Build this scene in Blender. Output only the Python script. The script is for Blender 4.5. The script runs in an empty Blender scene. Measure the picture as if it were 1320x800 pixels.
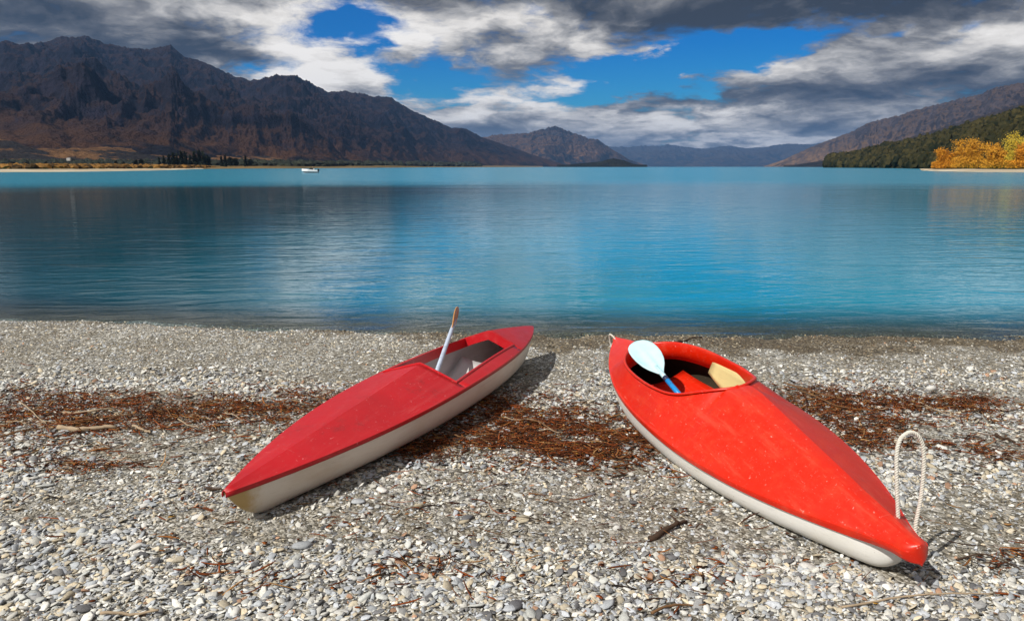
import bpy, bmesh, math, random
import numpy as np
from mathutils import Matrix, Vector

# ------------------------------------------------------------------ camera, sky, sun, exposure
SC = bpy.context.scene
COL = SC.collection
random.seed(7)
RNG = np.random.default_rng(11)
FPX, HC, HOR = 960.0, 1.5, 215.0                 # focal length in photo pixels, eye height, horizon row
PIT = math.atan((400 - HOR) / FPX)
CP, SP = math.cos(PIT), math.sin(PIT)

cam_data = bpy.data.cameras.new('camera')
cam_data.sensor_width = 36.0
cam_data.lens = FPX / 1320 * 36.0
cam_data.clip_start = 0.05
cam_data.clip_end = 200000.0
cam = bpy.data.objects.new('camera', cam_data)
cam.location = (0, 0, HC)
cam.rotation_euler = (math.pi / 2 - PIT, 0, 0)
COL.objects.link(cam)
SC.camera = cam

SUN_EL = math.radians(47)
SUN_AZ = math.radians(-129)                      # clockwise from the view direction (+Y); left and a little behind
sun_dir = Vector((math.sin(SUN_AZ) * math.cos(SUN_EL), math.cos(SUN_AZ) * math.cos(SUN_EL), math.sin(SUN_EL)))
sl = bpy.data.lights.new('sun', 'SUN')
sl.energy = 5.0
sl.angle = math.radians(0.53)
sl.color = (1.0, 0.95, 0.87)
sun = bpy.data.objects.new('sun', sl)
sun.rotation_euler = sun_dir.to_track_quat('Z', 'Y').to_euler()
sun.location = (-20, -8, 30)
COL.objects.link(sun)

SC.view_settings.view_transform = 'Standard'
SC.view_settings.look = 'None'
SC.view_settings.gamma = 1.0
SC.view_settings.exposure = 0.06
SC.view_settings.use_curve_mapping = False
SC.cycles.max_bounces = 8
SC.cycles.transparent_max_bounces = 12
SC.cycles.volume_bounces = 0
SC.cycles.use_denoising = True


def ray(x, y):
    d = ((x - 660) / FPX, 1.0, -(y - 400) / FPX)
    return np.array([d[0], d[1] * CP + d[2] * SP, -d[1] * SP + d[2] * CP])


def at_depth(x, y, Y):
    r = ray(x, y)
    return np.array([0, 0, HC]) + r * (Y / r[1])


def project(P):
    q = np.asarray(P, float) - np.array([0, 0, HC])
    yy = q[..., 1] * CP - q[..., 2] * SP
    zz = q[..., 1] * SP + q[..., 2] * CP
    return 660 + FPX * q[..., 0] / yy, 400 - FPX * zz / yy


# ------------------------------------------------------------------ node helper
class NT:
    def __init__(self, tree):
        self.t = tree
        self.n = tree.nodes
        self.l = tree.links

    def _in(self, node, idx, v):
        if v is None:
            return
        s = node.inputs[idx]
        if hasattr(v, 'is_output') or isinstance(v, bpy.types.NodeSocket):
            self.l.new(v, s)
        else:
            if s.type == 'RGBA' and hasattr(v, '__len__') and len(v) == 3:
                v = (*v, 1)
            s.default_value = v

    def m(self, op, a, b=None, c=None, clamp=False):
        n = self.n.new('ShaderNodeMath')
        n.operation = op
        n.use_clamp = clamp
        for i, v in enumerate((a, b, c)):
            self._in(n, i, v)
        return n.outputs[0]

    def v(self, op, a, b=None, out=0):
        n = self.n.new('ShaderNodeVectorMath')
        n.operation = op
        self._in(n, 0, a)
        if b is not None:
            if op == 'SCALE':
                self._in(n, 3, b)
            else:
                self._in(n, 1, b)
        return n.outputs[out]

    def comb(self, x, y, z):
        n = self.n.new('ShaderNodeCombineXYZ')
        for i, v in enumerate((x, y, z)):
            self._in(n, i, v)
        return n.outputs[0]

    def sep(self, v):
        n = self.n.new('ShaderNodeSeparateXYZ')
        self._in(n, 0, v)
        return n.outputs

    def noise(self, vec, scale, detail=4, rough=0.5, dist=0.0, color=False, dim='3D', lac=2.0):
        n = self.n.new('ShaderNodeTexNoise')
        n.noise_dimensions = dim
        if vec is not None:
            self._in(n, n.inputs.find('Vector'), vec)
        n.inputs['Scale'].default_value = scale
        n.inputs['Detail'].default_value = detail
        n.inputs['Roughness'].default_value = rough
        n.inputs['Lacunarity'].default_value = lac
        n.inputs['Distortion'].default_value = dist
        return n.outputs['Color'] if color else n.outputs['Fac']

    def voronoi(self, vec, scale, feature='F1', out='Distance', rand=1.0):
        n = self.n.new('ShaderNodeTexVoronoi')
        n.feature = feature
        self._in(n, n.inputs.find('Vector'), vec)
        n.inputs['Scale'].default_value = scale
        n.inputs['Randomness'].default_value = rand
        return n.outputs[out]

    def rng(self, v, a, b, c=0.0, d=1.0, smooth=True):
        n = self.n.new('ShaderNodeMapRange')
        n.interpolation_type = 'SMOOTHSTEP' if smooth else 'LINEAR'
        self._in(n, 0, v)
        for i, x in zip((1, 2, 3, 4), (a, b, c, d)):
            n.inputs[i].default_value = x
        return n.outputs[0]

    def mix(self, f, a, b, mode='MIX'):
        n = self.n.new('ShaderNodeMix')
        n.data_type = 'RGBA'
        n.blend_type = mode
        n.clamp_factor = True
        self._in(n, 0, f)
        self._in(n, 6, a)
        self._in(n, 7, b)
        return n.outputs[2]

    def ramp(self, f, stops):
        n = self.n.new('ShaderNodeValToRGB')
        cr = n.color_ramp
        while len(cr.elements) < len(stops):
            cr.elements.new(0.5)
        for e, (p, c) in zip(cr.elements, stops):
            e.position = p
            e.color = (*c, 1)
        self._in(n, 0, f)
        return n.outputs[0]

    def bump(self, h, strength=0.5, dist=0.01, normal=None):
        n = self.n.new('ShaderNodeBump')
        n.inputs['Strength'].default_value = strength
        n.inputs['Distance'].default_value = dist
        self._in(n, n.inputs.find('Height'), h)
        if normal is not None:
            self._in(n, n.inputs.find('Normal'), normal)
        return n.outputs[0]

    def pos(self):
        return self.n.new('ShaderNodeNewGeometry').outputs['Position']

    def geo(self, k):
        return self.n.new('ShaderNodeNewGeometry').outputs[k]

    def obj(self):
        return self.n.new('ShaderNodeTexCoord').outputs['Object']

    def attr(self, name, out='Color'):
        n = self.n.new('ShaderNodeAttribute')
        n.attribute_name = name
        return n.outputs[out]


def new_mat(name, disp=False):
    m = bpy.data.materials.new(name)
    m.use_nodes = True
    nt = NT(m.node_tree)
    b = m.node_tree.nodes['Principled BSDF']
    return m, nt, b


def setp(nt, b, **kw):
    names = dict(col='Base Color', rough='Roughness', spec='Specular IOR Level', normal='Normal', metal='Metallic',
                 coat='Coat Weight', coatr='Coat Roughness', trans='Transmission Weight', ior='IOR', alpha='Alpha',
                 sss='Subsurface Weight')
    for k, v in kw.items():
        nt._in(b, b.inputs.find(names[k]), v)


# ------------------------------------------------------------------ world: Nishita sky with broken clouds
world = bpy.data.worlds.new('World')
SC.world = world
world.use_nodes = True
wt = NT(world.node_tree)
for n in list(world.node_tree.nodes):
    world.node_tree.nodes.remove(n)
w_out = wt.n.new('ShaderNodeOutputWorld')
w_bg = wt.n.new('ShaderNodeBackground')
w_bg.inputs[1].default_value = 0.1
wt.l.new(w_bg.outputs[0], w_out.inputs[0])
sky = wt.n.new('ShaderNodeTexSky')
sky.sky_type = 'NISHITA'
sky.sun_disc = False
sky.sun_elevation = SUN_EL
sky.sun_rotation = SUN_AZ
sky.altitude = 300
sky.air_density = 1.0
sky.dust_density = 0.3
sky.ozone_density = 3.0
D = wt.v('NORMALIZE', wt.n.new('ShaderNodeTexCoord').outputs['Generated'])
dx, dy, dz = wt.sep(D)
az = wt.m('ARCTAN2', dx, dy)
el = wt.m('ARCSINE', dz)
den = wt.m('ADD', wt.m('MAXIMUM', dz, 0.0), 0.22)
P2 = wt.comb(wt.m('DIVIDE', dx, den), wt.m('DIVIDE', dy, den), 0.0)
warpc = wt.noise(P2, 2.2, 4, 0.55, color=True)
warp = wt.v('SCALE', wt.v('SUBTRACT', warpc, (0.5, 0.5, 0.5)), 0.35)
P3 = wt.v('ADD', P2, warp)
n1 = wt.noise(P3, 1.9, 9, 0.56)
sunoff = wt.v('ADD', P3, (-0.07, -0.16, 0.0))
n2 = wt.noise(sunoff, 1.9, 6, 0.56)
fine = wt.noise(P3, 6.5, 9, 0.66)
# directions of the gaps and the dark banks; their edges are frayed by the same noise
wsep = wt.sep(wt.v('SUBTRACT', wt.noise(P2, 3.5, 6, 0.6, color=True), (0.5, 0.5, 0.5)))
azw = wt.m('MULTIPLY_ADD', wsep[0], 0.16, az)
elw = wt.m('MULTIPLY_ADD', wsep[1], 0.085, el)


def blob(px, py, rx, ry, wgt, ang=0.0):
    r = ray(px, py)
    r = r / np.linalg.norm(r)
    a0, e0 = math.atan2(r[0], r[1]), math.asin(r[2])
    da = wt.m('SUBTRACT', azw, a0)
    de = wt.m('SUBTRACT', elw, e0)
    c, s = math.cos(ang), math.sin(ang)
    u = wt.m('ADD', wt.m('MULTIPLY', da, c * FPX / rx), wt.m('MULTIPLY', de, s * FPX / rx))
    v = wt.m('ADD', wt.m('MULTIPLY', da, -s * FPX / ry), wt.m('MULTIPLY', de, c * FPX / ry))
    d2 = wt.m('ADD', wt.m('MULTIPLY', u, u), wt.m('MULTIPLY', v, v))
    return wt.m('MULTIPLY', wt.m('EXPONENT', wt.m('MULTIPLY', d2, -1.0)), wgt)


def total(lst):
    s = None
    for b in lst:
        t = blob(*b)
        s = t if s is None else wt.m('ADD', s, t)
    return s


GAPS = [(450, 34, 52, 34, 0.52), (318, 88, 26, 9, 0.3), (548, 106, 62, 24, 0.52), (790, 92, 60, 22, 0.3), (600, 20, 40, 16, 0.2), (690, 22, 40, 18, 0.35),
        (870, 86, 140, 28, 0.75, 0.17), (800, 118, 60, 12, 0.3, 0.2), (960, 62, 80, 14, 0.4, 0.1), (1120, 28, 40, 10, 0.25), (650, 130, 70, 9, 0.25),
        (905, 124, 20, 10, 0.3), (1270, 48, 60, 10, 0.2), (480, 70, 26, 16, 0.3), (560, 70, 22, 26, 0.2)]
BANKS = [(1200, 150, 160, 22, 0.12), (1080, 120, 120, 14, 0.12), (1000, -6, 300, 36, 0.42), (1270, 8, 130, 24, 0.24), (60, 12, 170, 28, 0.27), (280, 66, 90, 16, 0.27), (130, 55, 130, 15, 0.22),
         (880, 22, 140, 16, 0.16), (880, 75, 40, 8, 0.2), (640, 45, 60, 14, 0.12), (700, 90, 110, 16, 0.15), (1150, 110, 160, 14, 0.10), (930, 140, 100, 12, 0.10)]
LITS = [(720, 110, 60, 36, 0.16), (1180, 95, 160, 16, 0.06), (1100, 150, 160, 20, 0.08), (375, 62, 60, 40, 0.34), (290, 14, 70, 18, 0.42), (390, 92, 60, 16, 0.4), (490, 104, 34, 14, 0.4), (570, 40, 80, 26, 0.3), (680, 58, 90, 18, 0.32), (500, 25, 40, 24, 0.3),
        (840, 160, 120, 10, 0.4), (640, 142, 150, 12, 0.28), (960, 180, 130, 7, 0.45), (1270, 62, 120, 18, 0.2), (450, 60, 40, 8, 0.2), (360, 40, 50, 40, 0.2)]
gaps = total(GAPS)
cov = wt.m('ADD', wt.m('MULTIPLY_ADD', n1, 1.5, -0.30), wt.m('MULTIPLY_ADD', fine, 0.55, -0.275))
# beyond the field of gaps the deck carries on broken
cov = wt.m('SUBTRACT', wt.m('ADD', cov, wt.rng(el, 0.0, 0.12, 0.22, 0.10)), gaps)
alpha = wt.rng(cov, 0.10, 0.44)
relief = wt.m('MULTIPLY', wt.m('SUBTRACT', n1, n2), 2.1)
shade = wt.m('ADD', wt.m('ADD', wt.m('MULTIPLY_ADD', fine, 0.75, 0.065), relief), total(LITS))
shade = wt.m('SUBTRACT', shade, total(BANKS))
shade = wt.m('SUBTRACT', shade, wt.m('MULTIPLY', wt.rng(cov, 0.5, 1.1), 0.18))
ccol = wt.ramp(shade, [(0.0, (0.36, 0.39, 0.46)), (0.2, (0.95, 0.97, 1.03)), (0.40, (2.35, 2.3, 2.28)), (0.58, (4.7, 4.55, 4.4)), (0.8, (8.2, 7.8, 7.3)), (1.0, (10.0, 9.6, 9.1))])
hs = wt.n.new('ShaderNodeHueSaturation')
hs.inputs['Saturation'].default_value = 1.8
hs.inputs['Value'].default_value = 0.72
wt.l.new(sky.outputs[0], hs.inputs['Color'])
skyc = wt.mix(1.0, hs.outputs[0], (0.16, 0.86, 1.22), 'MULTIPLY')
wt.l.new(wt.mix(alpha, skyc, ccol), w_bg.inputs[0])


# ------------------------------------------------------------------ numpy noise
def _hash(ix, iy, seed):
    h = (ix.astype(np.int64) * 374761393 + iy.astype(np.int64) * 668265263 + seed * 1274126177) & 0xFFFFFFFF
    h = ((h ^ (h >> 13)) * 1274126177) & 0xFFFFFFFF
    return ((h ^ (h >> 16)) & 0xFFFF) / 65535.0


def perlin(x, y, seed=0):
    x = np.asarray(x, float)
    y = np.asarray(y, float)
    ix, iy = np.floor(x), np.floor(y)
    fx, fy = x - ix, y - iy
    u, v = fx * fx * fx * (fx * (fx * 6 - 15) + 10), fy * fy * fy * (fy * (fy * 6 - 15) + 10)

    def g(jx, jy, gx, gy):
        a = _hash(jx, jy, seed) * 2 * math.pi
        return np.cos(a) * gx + np.sin(a) * gy
    a = g(ix, iy, fx, fy)
    b = g(ix + 1, iy, fx - 1, fy)
    c = g(ix, iy + 1, fx, fy - 1)
    d = g(ix + 1, iy + 1, fx - 1, fy - 1)
    return (a + u * (b - a) + v * (c - a) + u * v * (a - b - c + d)) * 1.5


def fbm(x, y, oct=5, seed=0, gain=0.5, ridge=False):
    s, a, f, tot = 0, 1.0, 1.0, 0
    for o in range(oct):
        n = perlin(x * f + 17.3 * o, y * f - 9.1 * o, seed + o)
        if ridge:
            n = 1 - 2 * np.abs(n)
        s = s + a * n
        tot += a
        a *= gain
        f *= 2.03
    return s / tot


# ------------------------------------------------------------------ mesh helpers
def mesh_np(name, verts, faces, mat, parent=None, smooth=True, colors=None, link=True):
    """faces: list/array of equal-length index rows, or list of lists"""
    me = bpy.data.meshes.new(name)
    if isinstance(faces, np.ndarray):
        nf, k = faces.shape
        me.vertices.add(len(verts))
        me.vertices.foreach_set('co', np.asarray(verts, np.float32).ravel())
        me.loops.add(nf * k)
        me.loops.foreach_set('vertex_index', faces.astype(np.int32).ravel())
        me.polygons.add(nf)
        me.polygons.foreach_set('loop_start', (np.arange(nf) * k).astype(np.int32))
        me.polygons.foreach_set('loop_total', np.full(nf, k, np.int32))
        me.update(calc_edges=True)
    else:
        me.from_pydata([tuple(map(float, v)) for v in verts], [], [list(map(int, f)) for f in faces])
    me.polygons.foreach_set('use_smooth', np.full(len(me.polygons), smooth, bool))
    if colors is not None:
        ca = me.color_attributes.new('tint', 'FLOAT_COLOR', 'POINT')
        c = np.ones((len(verts), 4), np.float32)
        c[:, :3] = colors
        ca.data.foreach_set('color', c.ravel())
    me.validate()
    me.materials.append(mat)
    if not link:
        return me
    o = bpy.data.objects.new(name, me)
    COL.objects.link(o)
    if parent is not None:
        o.parent = parent
    return o


def grid_faces(nu, nv, base=0, wrap=False):
    i = np.arange(nu - 1)[:, None] * nv
    j = np.arange(nv - 1)[None, :]
    a = (i + j).ravel() + base
    return np.stack([a, a + nv, a + nv + 1, a + 1], 1)


def empty(name, loc=(0, 0, 0)):
    o = bpy.data.objects.new(name, None)
    o.empty_display_size = 0.1
    o.location = loc
    COL.objects.link(o)
    return o


def tag(o, label=None, cat=None, group=None, kind=None):
    if label:
        o['label'] = label
    if cat:
        o['category'] = cat
    if group:
        o['group'] = group
    if kind:
        o['kind'] = kind
    return o


def tube(pts, radii, sides=8, cap=True):
    """swept tube -> verts, faces (lists)"""
    pts = [Vector(p) for p in pts]
    n = len(pts)
    if not hasattr(radii, '__len__'):
        radii = [radii] * n
    V, F = [], []
    up = None
    for i, p in enumerate(pts):
        t = (pts[min(i + 1, n - 1)] - pts[max(i - 1, 0)]).normalized()
        if up is None:
            up = t.orthogonal().normalized()
        up = (up - t * up.dot(t)).normalized()
        w = t.cross(up)
        for k in range(sides):
            a = 2 * math.pi * k / sides
            V.append(p + (up * math.cos(a) + w * math.sin(a)) * radii[i])
    for i in range(n - 1):
        for k in range(sides):
            a, b = i * sides + k, i * sides + (k + 1) % sides
            F.append([a, b, b + sides, a + sides])
    if cap:
        F.append(list(range(sides))[::-1])
        F.append([(n - 1) * sides + k for k in range(sides)])
    return V, F


def join_geo(parts):
    V, F = [], []
    for v, f in parts:
        b = len(V)
        V += list(v)
        F += [[i + b for i in q] for q in f]
    return V, F


def box_geo(x0, x1, y0, y1, z0, z1):
    V = [(x, y, z) for x in (x0, x1) for y in (y0, y1) for z in (z0, z1)]
    return V, [[0, 1, 3, 2], [4, 6, 7, 5], [0, 4, 5, 1], [2, 3, 7, 6], [0, 2, 6, 4], [1, 5, 7, 3]]


# ------------------------------------------------------------------ the beach and lake bed
ZW = -0.22                                      # lake level
SLOPE = 0.0440
SHX = np.array([-3000, -60, -14, -5.8, -3.94, -2.14, 0, 2.7, 5.2, 14, 60, 3000.0])
SHY = np.array([60, 14, 8.9, 8.28, 8.05, 7.73, 7.58, 7.44, 7.40, 7.5, 9.0, 60.0])


def shore_y(x):
    return np.interp(x, SHX, SHY) + 0.05 * perlin(np.asarray(x) * 1.3, np.zeros_like(np.asarray(x, float)), 5)


def beach_z(x, y, micro=True):
    x = np.asarray(x, float)
    y = np.asarray(y, float)
    d = shore_y(x) - y
    z = np.where(d > 0, SLOPE * d, np.maximum(d * 0.085, -6.0))
    z = np.where(d > 14, SLOPE * 14 + (d - 14) * 0.012, z)
    if micro:
        z = z + 0.018 * fbm(x * 0.9, y * 0.9, 3, 21) + 0.010 * fbm(x * 3.3, y * 3.3, 3, 31)
        z = z + 0.03 * np.exp(-((d - 0.55) / 0.35) ** 2) * np.clip((-x - 1) / 3, 0, 1)
    return ZW + z


def gpt(px, py, lift=0.0):
    """the ground point seen at a photo pixel"""
    r = ray(px, py)
    z = 0.0
    for _ in range(6):
        t = (z - HC) / r[2]
        p = np.array([0, 0, HC]) + r * t
        z = float(beach_z(p[0], p[1]))
    p[2] = z + lift
    return p


def sinh_axis(lo, hi, n, core):
    a, b = math.asinh(lo / core), math.asinh(hi / core)
    return np.sinh(np.linspace(a, b, n)) * core


gx = sinh_axis(-2500, 2500, 520, 2.2)
gy = 4.2 + sinh_axis(-1200, 120, 420, 1.6)
GX, GY = np.meshgrid(gx, gy, indexing='ij')
GZ = beach_z(GX, GY)

m_beach, nt, b = new_mat('shingle_ground')
p = nt.pos()
xs, ys_, zs_ = nt.sep(p)
big = nt.noise(p, 1.1, 4, 0.55)
vor = nt.voronoi(p, 95.0, 'F1', 'Color')
vd = nt.voronoi(p, 95.0, 'F1', 'Distance')
vor2 = nt.voronoi(p, 42.0, 'F1', 'Color')
vd2 = nt.voronoi(p, 42.0, 'F1', 'Distance')
cell = nt.sep(vor)[0]
cell2 = nt.sep(vor2)[1]
grit = nt.ramp(cell, [(0.0, (0.03, 0.027, 0.022)), (0.3, (0.115, 0.10, 0.075)), (0.65, (0.27, 0.245, 0.195)), (1.0, (0.58, 0.56, 0.50))])
grit2 = nt.ramp(cell2, [(0.0, (0.05, 0.046, 0.04)), (0.5, (0.27, 0.26, 0.225)), (1.0, (0.64, 0.62, 0.57))])
gm = nt.mix(nt.rng(nt.noise(p, 8, 3), 0.4, 0.62), grit, grit2)
gm = nt.mix(nt.rng(big, 0.38, 0.62), nt.mix(0.35, gm, (0.14, 0.115, 0.075)), gm)
wetn = nt.m('ADD', nt.m('MULTIPLY_ADD', nt.noise(p, 2.5, 4), 0.09, zs_), nt.m('MINIMUM', nt.m('MAXIMUM', nt.m('MULTIPLY', xs, -0.014), 0.0), 0.034))
wet = nt.rng(wetn, ZW + 0.062, ZW + 0.085, 1.0, 0.0)
gm = nt.mix(wet, gm, nt.mix(1.0, gm, (0.48, 0.41, 0.31), 'MULTIPLY'))
cover = nt.attr('cover', 'Fac')
peb = nt.ramp(cell2, [(0.0, (0.10, 0.10, 0.10)), (0.25, (0.34, 0.33, 0.30)), (0.6, (0.50, 0.49, 0.46)), (1.0, (0.66, 0.64, 0.60))])
peb = nt.mix(nt.rng(vd2, 0.30, 0.62), peb, (0.07, 0.065, 0.055))
gm = nt.mix(cover, nt.mix(wet, peb, nt.mix(1.0, peb, (0.34, 0.28, 0.2), 'MULTIPLY')), gm)
h = nt.m('ADD', nt.m('MULTIPLY', vd, -0.6), nt.m('MULTIPLY', vd2, -1.0))
setp(nt, b, col=gm, rough=nt.m('MULTIPLY_ADD', wet, -0.35, 0.85), normal=nt.bump(h, 0.9, 0.012), spec=0.3)
beach = mesh_np('beach', np.stack([GX, GY, GZ], -1).reshape(-1, 3), grid_faces(len(gx), len(gy)), m_beach)
cov_a = beach.data.attributes.new('cover', 'FLOAT', 'POINT')
edge_d = np.minimum(0.76 * GY + 1.3 - np.abs(GX), GY - 1.1)          # inside the scatter of loose stones
cov_a.data.foreach_set('value', np.clip(edge_d / 0.6 + 0.5, 0, 1).astype(np.float32).ravel())
tag(beach, kind='structure')

# ------------------------------------------------------------------ the lake
m_water, nt, b = new_mat('lake_water')
p = nt.pos()
px_, py_, pz_ = nt.sep(p)
dist = nt.v('LENGTH', p, out=1)
# ripples: long low swells nearly parallel to the shore, finer chop over them
vr = nt.n.new('ShaderNodeVectorRotate')
vr.rotation_type = 'Z_AXIS'
nt.l.new(p, vr.inputs['Vector'])
vr.inputs['Angle'].default_value = math.radians(-7)
w1 = nt.noise(nt.v('MULTIPLY', vr.outputs[0], (0.50, 1.55, 1)), 1.0, 3, 0.5, 1.0)
w2 = nt.noise(nt.v('MULTIPLY', p, (2.2, 5.6, 1)), 1.0, 4, 0.55, 0.3)
w3 = nt.noise(nt.v('MULTIPLY', p, (0.05, 0.16, 1)), 1.0, 3, 0.5)
far = nt.rng(dist, 40, 110)
gust = nt.rng(nt.noise(nt.v('MULTIPLY', p, (0.006, 0.03, 1)), 1.0, 4, 0.6), 0.35, 0.65)
hw = nt.m('ADD', nt.m('MULTIPLY', w1, 0.016), nt.m('MULTIPLY', w2, 0.0048))
hw = nt.m('ADD', hw, nt.m('MULTIPLY', nt.m('MULTIPLY', w3, far), 0.35))
bn = nt.bump(hw, 1.0, 1.0)
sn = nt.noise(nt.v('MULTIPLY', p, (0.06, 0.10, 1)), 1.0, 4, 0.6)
lit_silt_near = nt.rng(nt.m('ADD', px_, nt.m('MULTIPLY_ADD', sn, 14.0, -7.0)), -10.0, 5.0, 0.0, 0.9)  # dark left water: mountain reflection and cloud shade painted into the body colour
lit_silt_far = nt.rng(nt.m('ADD', dist, nt.m('MULTIPLY_ADD', nt.noise(nt.v('MULTIPLY', p, (0.012, 0.05, 1)), 1.0, 3), 44, -22)), 58, 84)  # silt turquoise past the far edge of the painted shade
lit_silt = nt.m('MAXIMUM', lit_silt_near, lit_silt_far)
body = nt.mix(lit_silt, (0.002, 0.062, 0.086), nt.mix(lit_silt_far, (0.003, 0.28, 0.43), (0.002, 0.23, 0.36)))
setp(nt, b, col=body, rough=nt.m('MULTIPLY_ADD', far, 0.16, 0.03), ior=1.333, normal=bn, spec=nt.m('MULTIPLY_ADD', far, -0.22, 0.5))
# the shallows by the beach are clear
fres = nt.n.new('ShaderNodeFresnel')
fres.inputs[0].default_value = 1.333
nt.l.new(bn, fres.inputs['Normal'])
gl = nt.n.new('ShaderNodeBsdfGlossy')
gl.inputs['Roughness'].default_value = 0.03
nt.l.new(bn, gl.inputs['Normal'])
tr = nt.n.new('ShaderNodeBsdfTransparent')
tr.inputs[0].default_value = (0.74, 0.88, 0.90, 1)
mx = nt.n.new('ShaderNodeMixShader')
nt.l.new(fres.outputs[0], mx.inputs[0])
nt.l.new(tr.outputs[0], mx.inputs[1])
nt.l.new(gl.outputs[0], mx.inputs[2])
deep = nt.rng(nt.m('MULTIPLY_ADD', px_, 0.0, nt.attr('depth', 'Fac')), 0.0, 0.20)
mx2 = nt.n.new('ShaderNodeMixShader')
nt.l.new(deep, mx2.inputs[0])
nt.l.new(mx.outputs[0], mx2.inputs[1])
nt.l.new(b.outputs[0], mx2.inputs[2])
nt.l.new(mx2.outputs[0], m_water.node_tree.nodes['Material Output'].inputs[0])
wx = sinh_axis(-25000, 25000, 160, 4.0)
wy = 6.0 + sinh_axis(-0.6, 34000, 160, 1.0)
WX, WY = np.meshgrid(wx, wy, indexing='ij')
WY = WY + (np.interp(WX, SHX, SHY) - 7.5) * np.exp(-((WY - 6) / 30.0) ** 2)
WV = np.stack([WX, WY, np.full_like(WX, ZW)], -1).reshape(-1, 3)
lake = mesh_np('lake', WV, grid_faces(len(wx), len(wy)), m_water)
da = lake.data.attributes.new('depth', 'FLOAT', 'POINT')
da.data.foreach_set('value', np.clip(ZW - beach_z(WV[:, 0], WV[:, 1], False), 0, 5).astype(np.float32))
tag(lake, kind='structure')


# ------------------------------------------------------------------ mountains
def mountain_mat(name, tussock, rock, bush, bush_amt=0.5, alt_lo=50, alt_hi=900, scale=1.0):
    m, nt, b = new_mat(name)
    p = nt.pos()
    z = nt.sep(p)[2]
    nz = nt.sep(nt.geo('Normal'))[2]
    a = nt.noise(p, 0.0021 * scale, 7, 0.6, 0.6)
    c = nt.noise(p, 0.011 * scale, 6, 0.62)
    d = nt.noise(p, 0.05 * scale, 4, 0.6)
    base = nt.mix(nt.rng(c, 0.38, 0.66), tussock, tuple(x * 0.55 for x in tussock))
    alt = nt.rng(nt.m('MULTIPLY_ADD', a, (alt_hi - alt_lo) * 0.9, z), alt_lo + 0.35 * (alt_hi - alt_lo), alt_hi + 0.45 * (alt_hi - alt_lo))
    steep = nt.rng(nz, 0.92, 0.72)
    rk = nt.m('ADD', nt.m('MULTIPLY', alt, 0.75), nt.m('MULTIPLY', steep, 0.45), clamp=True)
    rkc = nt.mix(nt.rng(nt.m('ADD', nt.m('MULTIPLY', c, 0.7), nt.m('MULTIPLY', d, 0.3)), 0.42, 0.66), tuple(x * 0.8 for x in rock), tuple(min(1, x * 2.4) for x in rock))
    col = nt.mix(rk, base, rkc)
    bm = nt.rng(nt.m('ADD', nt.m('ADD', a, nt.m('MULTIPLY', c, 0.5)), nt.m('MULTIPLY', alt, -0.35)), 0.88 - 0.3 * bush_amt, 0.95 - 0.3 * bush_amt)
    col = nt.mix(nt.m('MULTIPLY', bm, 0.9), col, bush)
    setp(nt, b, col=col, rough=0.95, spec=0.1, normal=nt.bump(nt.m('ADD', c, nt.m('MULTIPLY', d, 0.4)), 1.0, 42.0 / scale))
    return m


def mountain_range(name, crest, base_y, mat, nu=420, nv=130, prof=1.35, amp=0.16, seed=1, cell=1500.0, back=0.7, foot=0.0, spur=0.12, bumpy=0.018):
    """crest: (px, py, depth); base_y: depth of the foot of the slope at each crest point (same length)"""
    cr = np.array(crest, float)
    par = np.linspace(0, 1, nu)
    k = np.linspace(0, 1, len(cr))
    cp = np.stack([np.interp(par, k, cr[:, i]) for i in range(3)], 1)
    by = np.interp(par, k, np.array(base_y, float))
    top = np.array([at_depth(a, b_, c) for a, b_, c in cp])
    ft = np.array([at_depth(a, HOR, c) for (a, b_, _), c in zip(cp, by)])
    v = np.concatenate([np.linspace(0, 1, nv), 1 + np.linspace(0, back, nv // 4)[1:]])
    X = ft[:, None, 0] + (top[:, None, 0] - ft[:, None, 0]) * v[None]
    Y = ft[:, None, 1] + (top[:, None, 1] - ft[:, None, 1]) * v[None]
    Hc = top[:, None, 2] - ZW
    vv = np.minimum(v, 1)[None]
    pr = (1 - foot) * vv ** prof + foot * vv
    pr = np.where(v[None] > 1, 1 - 0.8 * (v[None] - 1), pr)
    wx_ = X + 0.25 * cell * fbm(X / cell, Y / cell, 3, seed + 50)
    wy_ = Y + 0.25 * cell * fbm(X / cell + 9, Y / cell, 3, seed + 60)
    rid = fbm(wx_ / cell, wy_ / cell, 8, seed, 0.56, ridge=True)
    # spurs running down from the crest
    arc = np.concatenate([[0], np.cumsum(np.hypot(np.diff(top[:, 0]), np.diff(top[:, 1])))])
    U = arc[:, None] / cell + 0.5 * fbm(X / cell * 0.8, Y / cell * 0.8, 2, seed + 70)
    sp = 1 - 2 * np.abs(perlin(U * 2.1, vv * 0.9 + 0 * U, seed + 80)) + 0.5 * (1 - 2 * np.abs(perlin(U * 5.3, vv * 1.7 + 0 * U, seed + 81)))
    sp = sp + 0.12 * (1 - 2 * np.abs(perlin(U * 12.0, vv * 6 + 0 * U, seed + 82)))
    env = np.clip(vv * 4, 0, 1) * np.clip((1.0 - vv) * 3.5, 0, 1)
    Z = Hc * pr + Hc * env * (amp * rid + spur * (sp - 0.4)) + Hc * bumpy * np.clip(vv * 3, 0, 1) * (fbm(X / cell * 9, Y / cell * 9, 4, seed + 90, 0.6, ridge=True) - 0.55)
    Z = np.where(v[None] == 0, -12.0, np.maximum(Z, -4 + 20 * vv)) + ZW
    V = np.stack([X, Y, Z], -1).reshape(-1, 3)
    o = mesh_np(name, V, grid_faces(nu, len(v)), mat)
    return tag(o, kind='structure')


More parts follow.
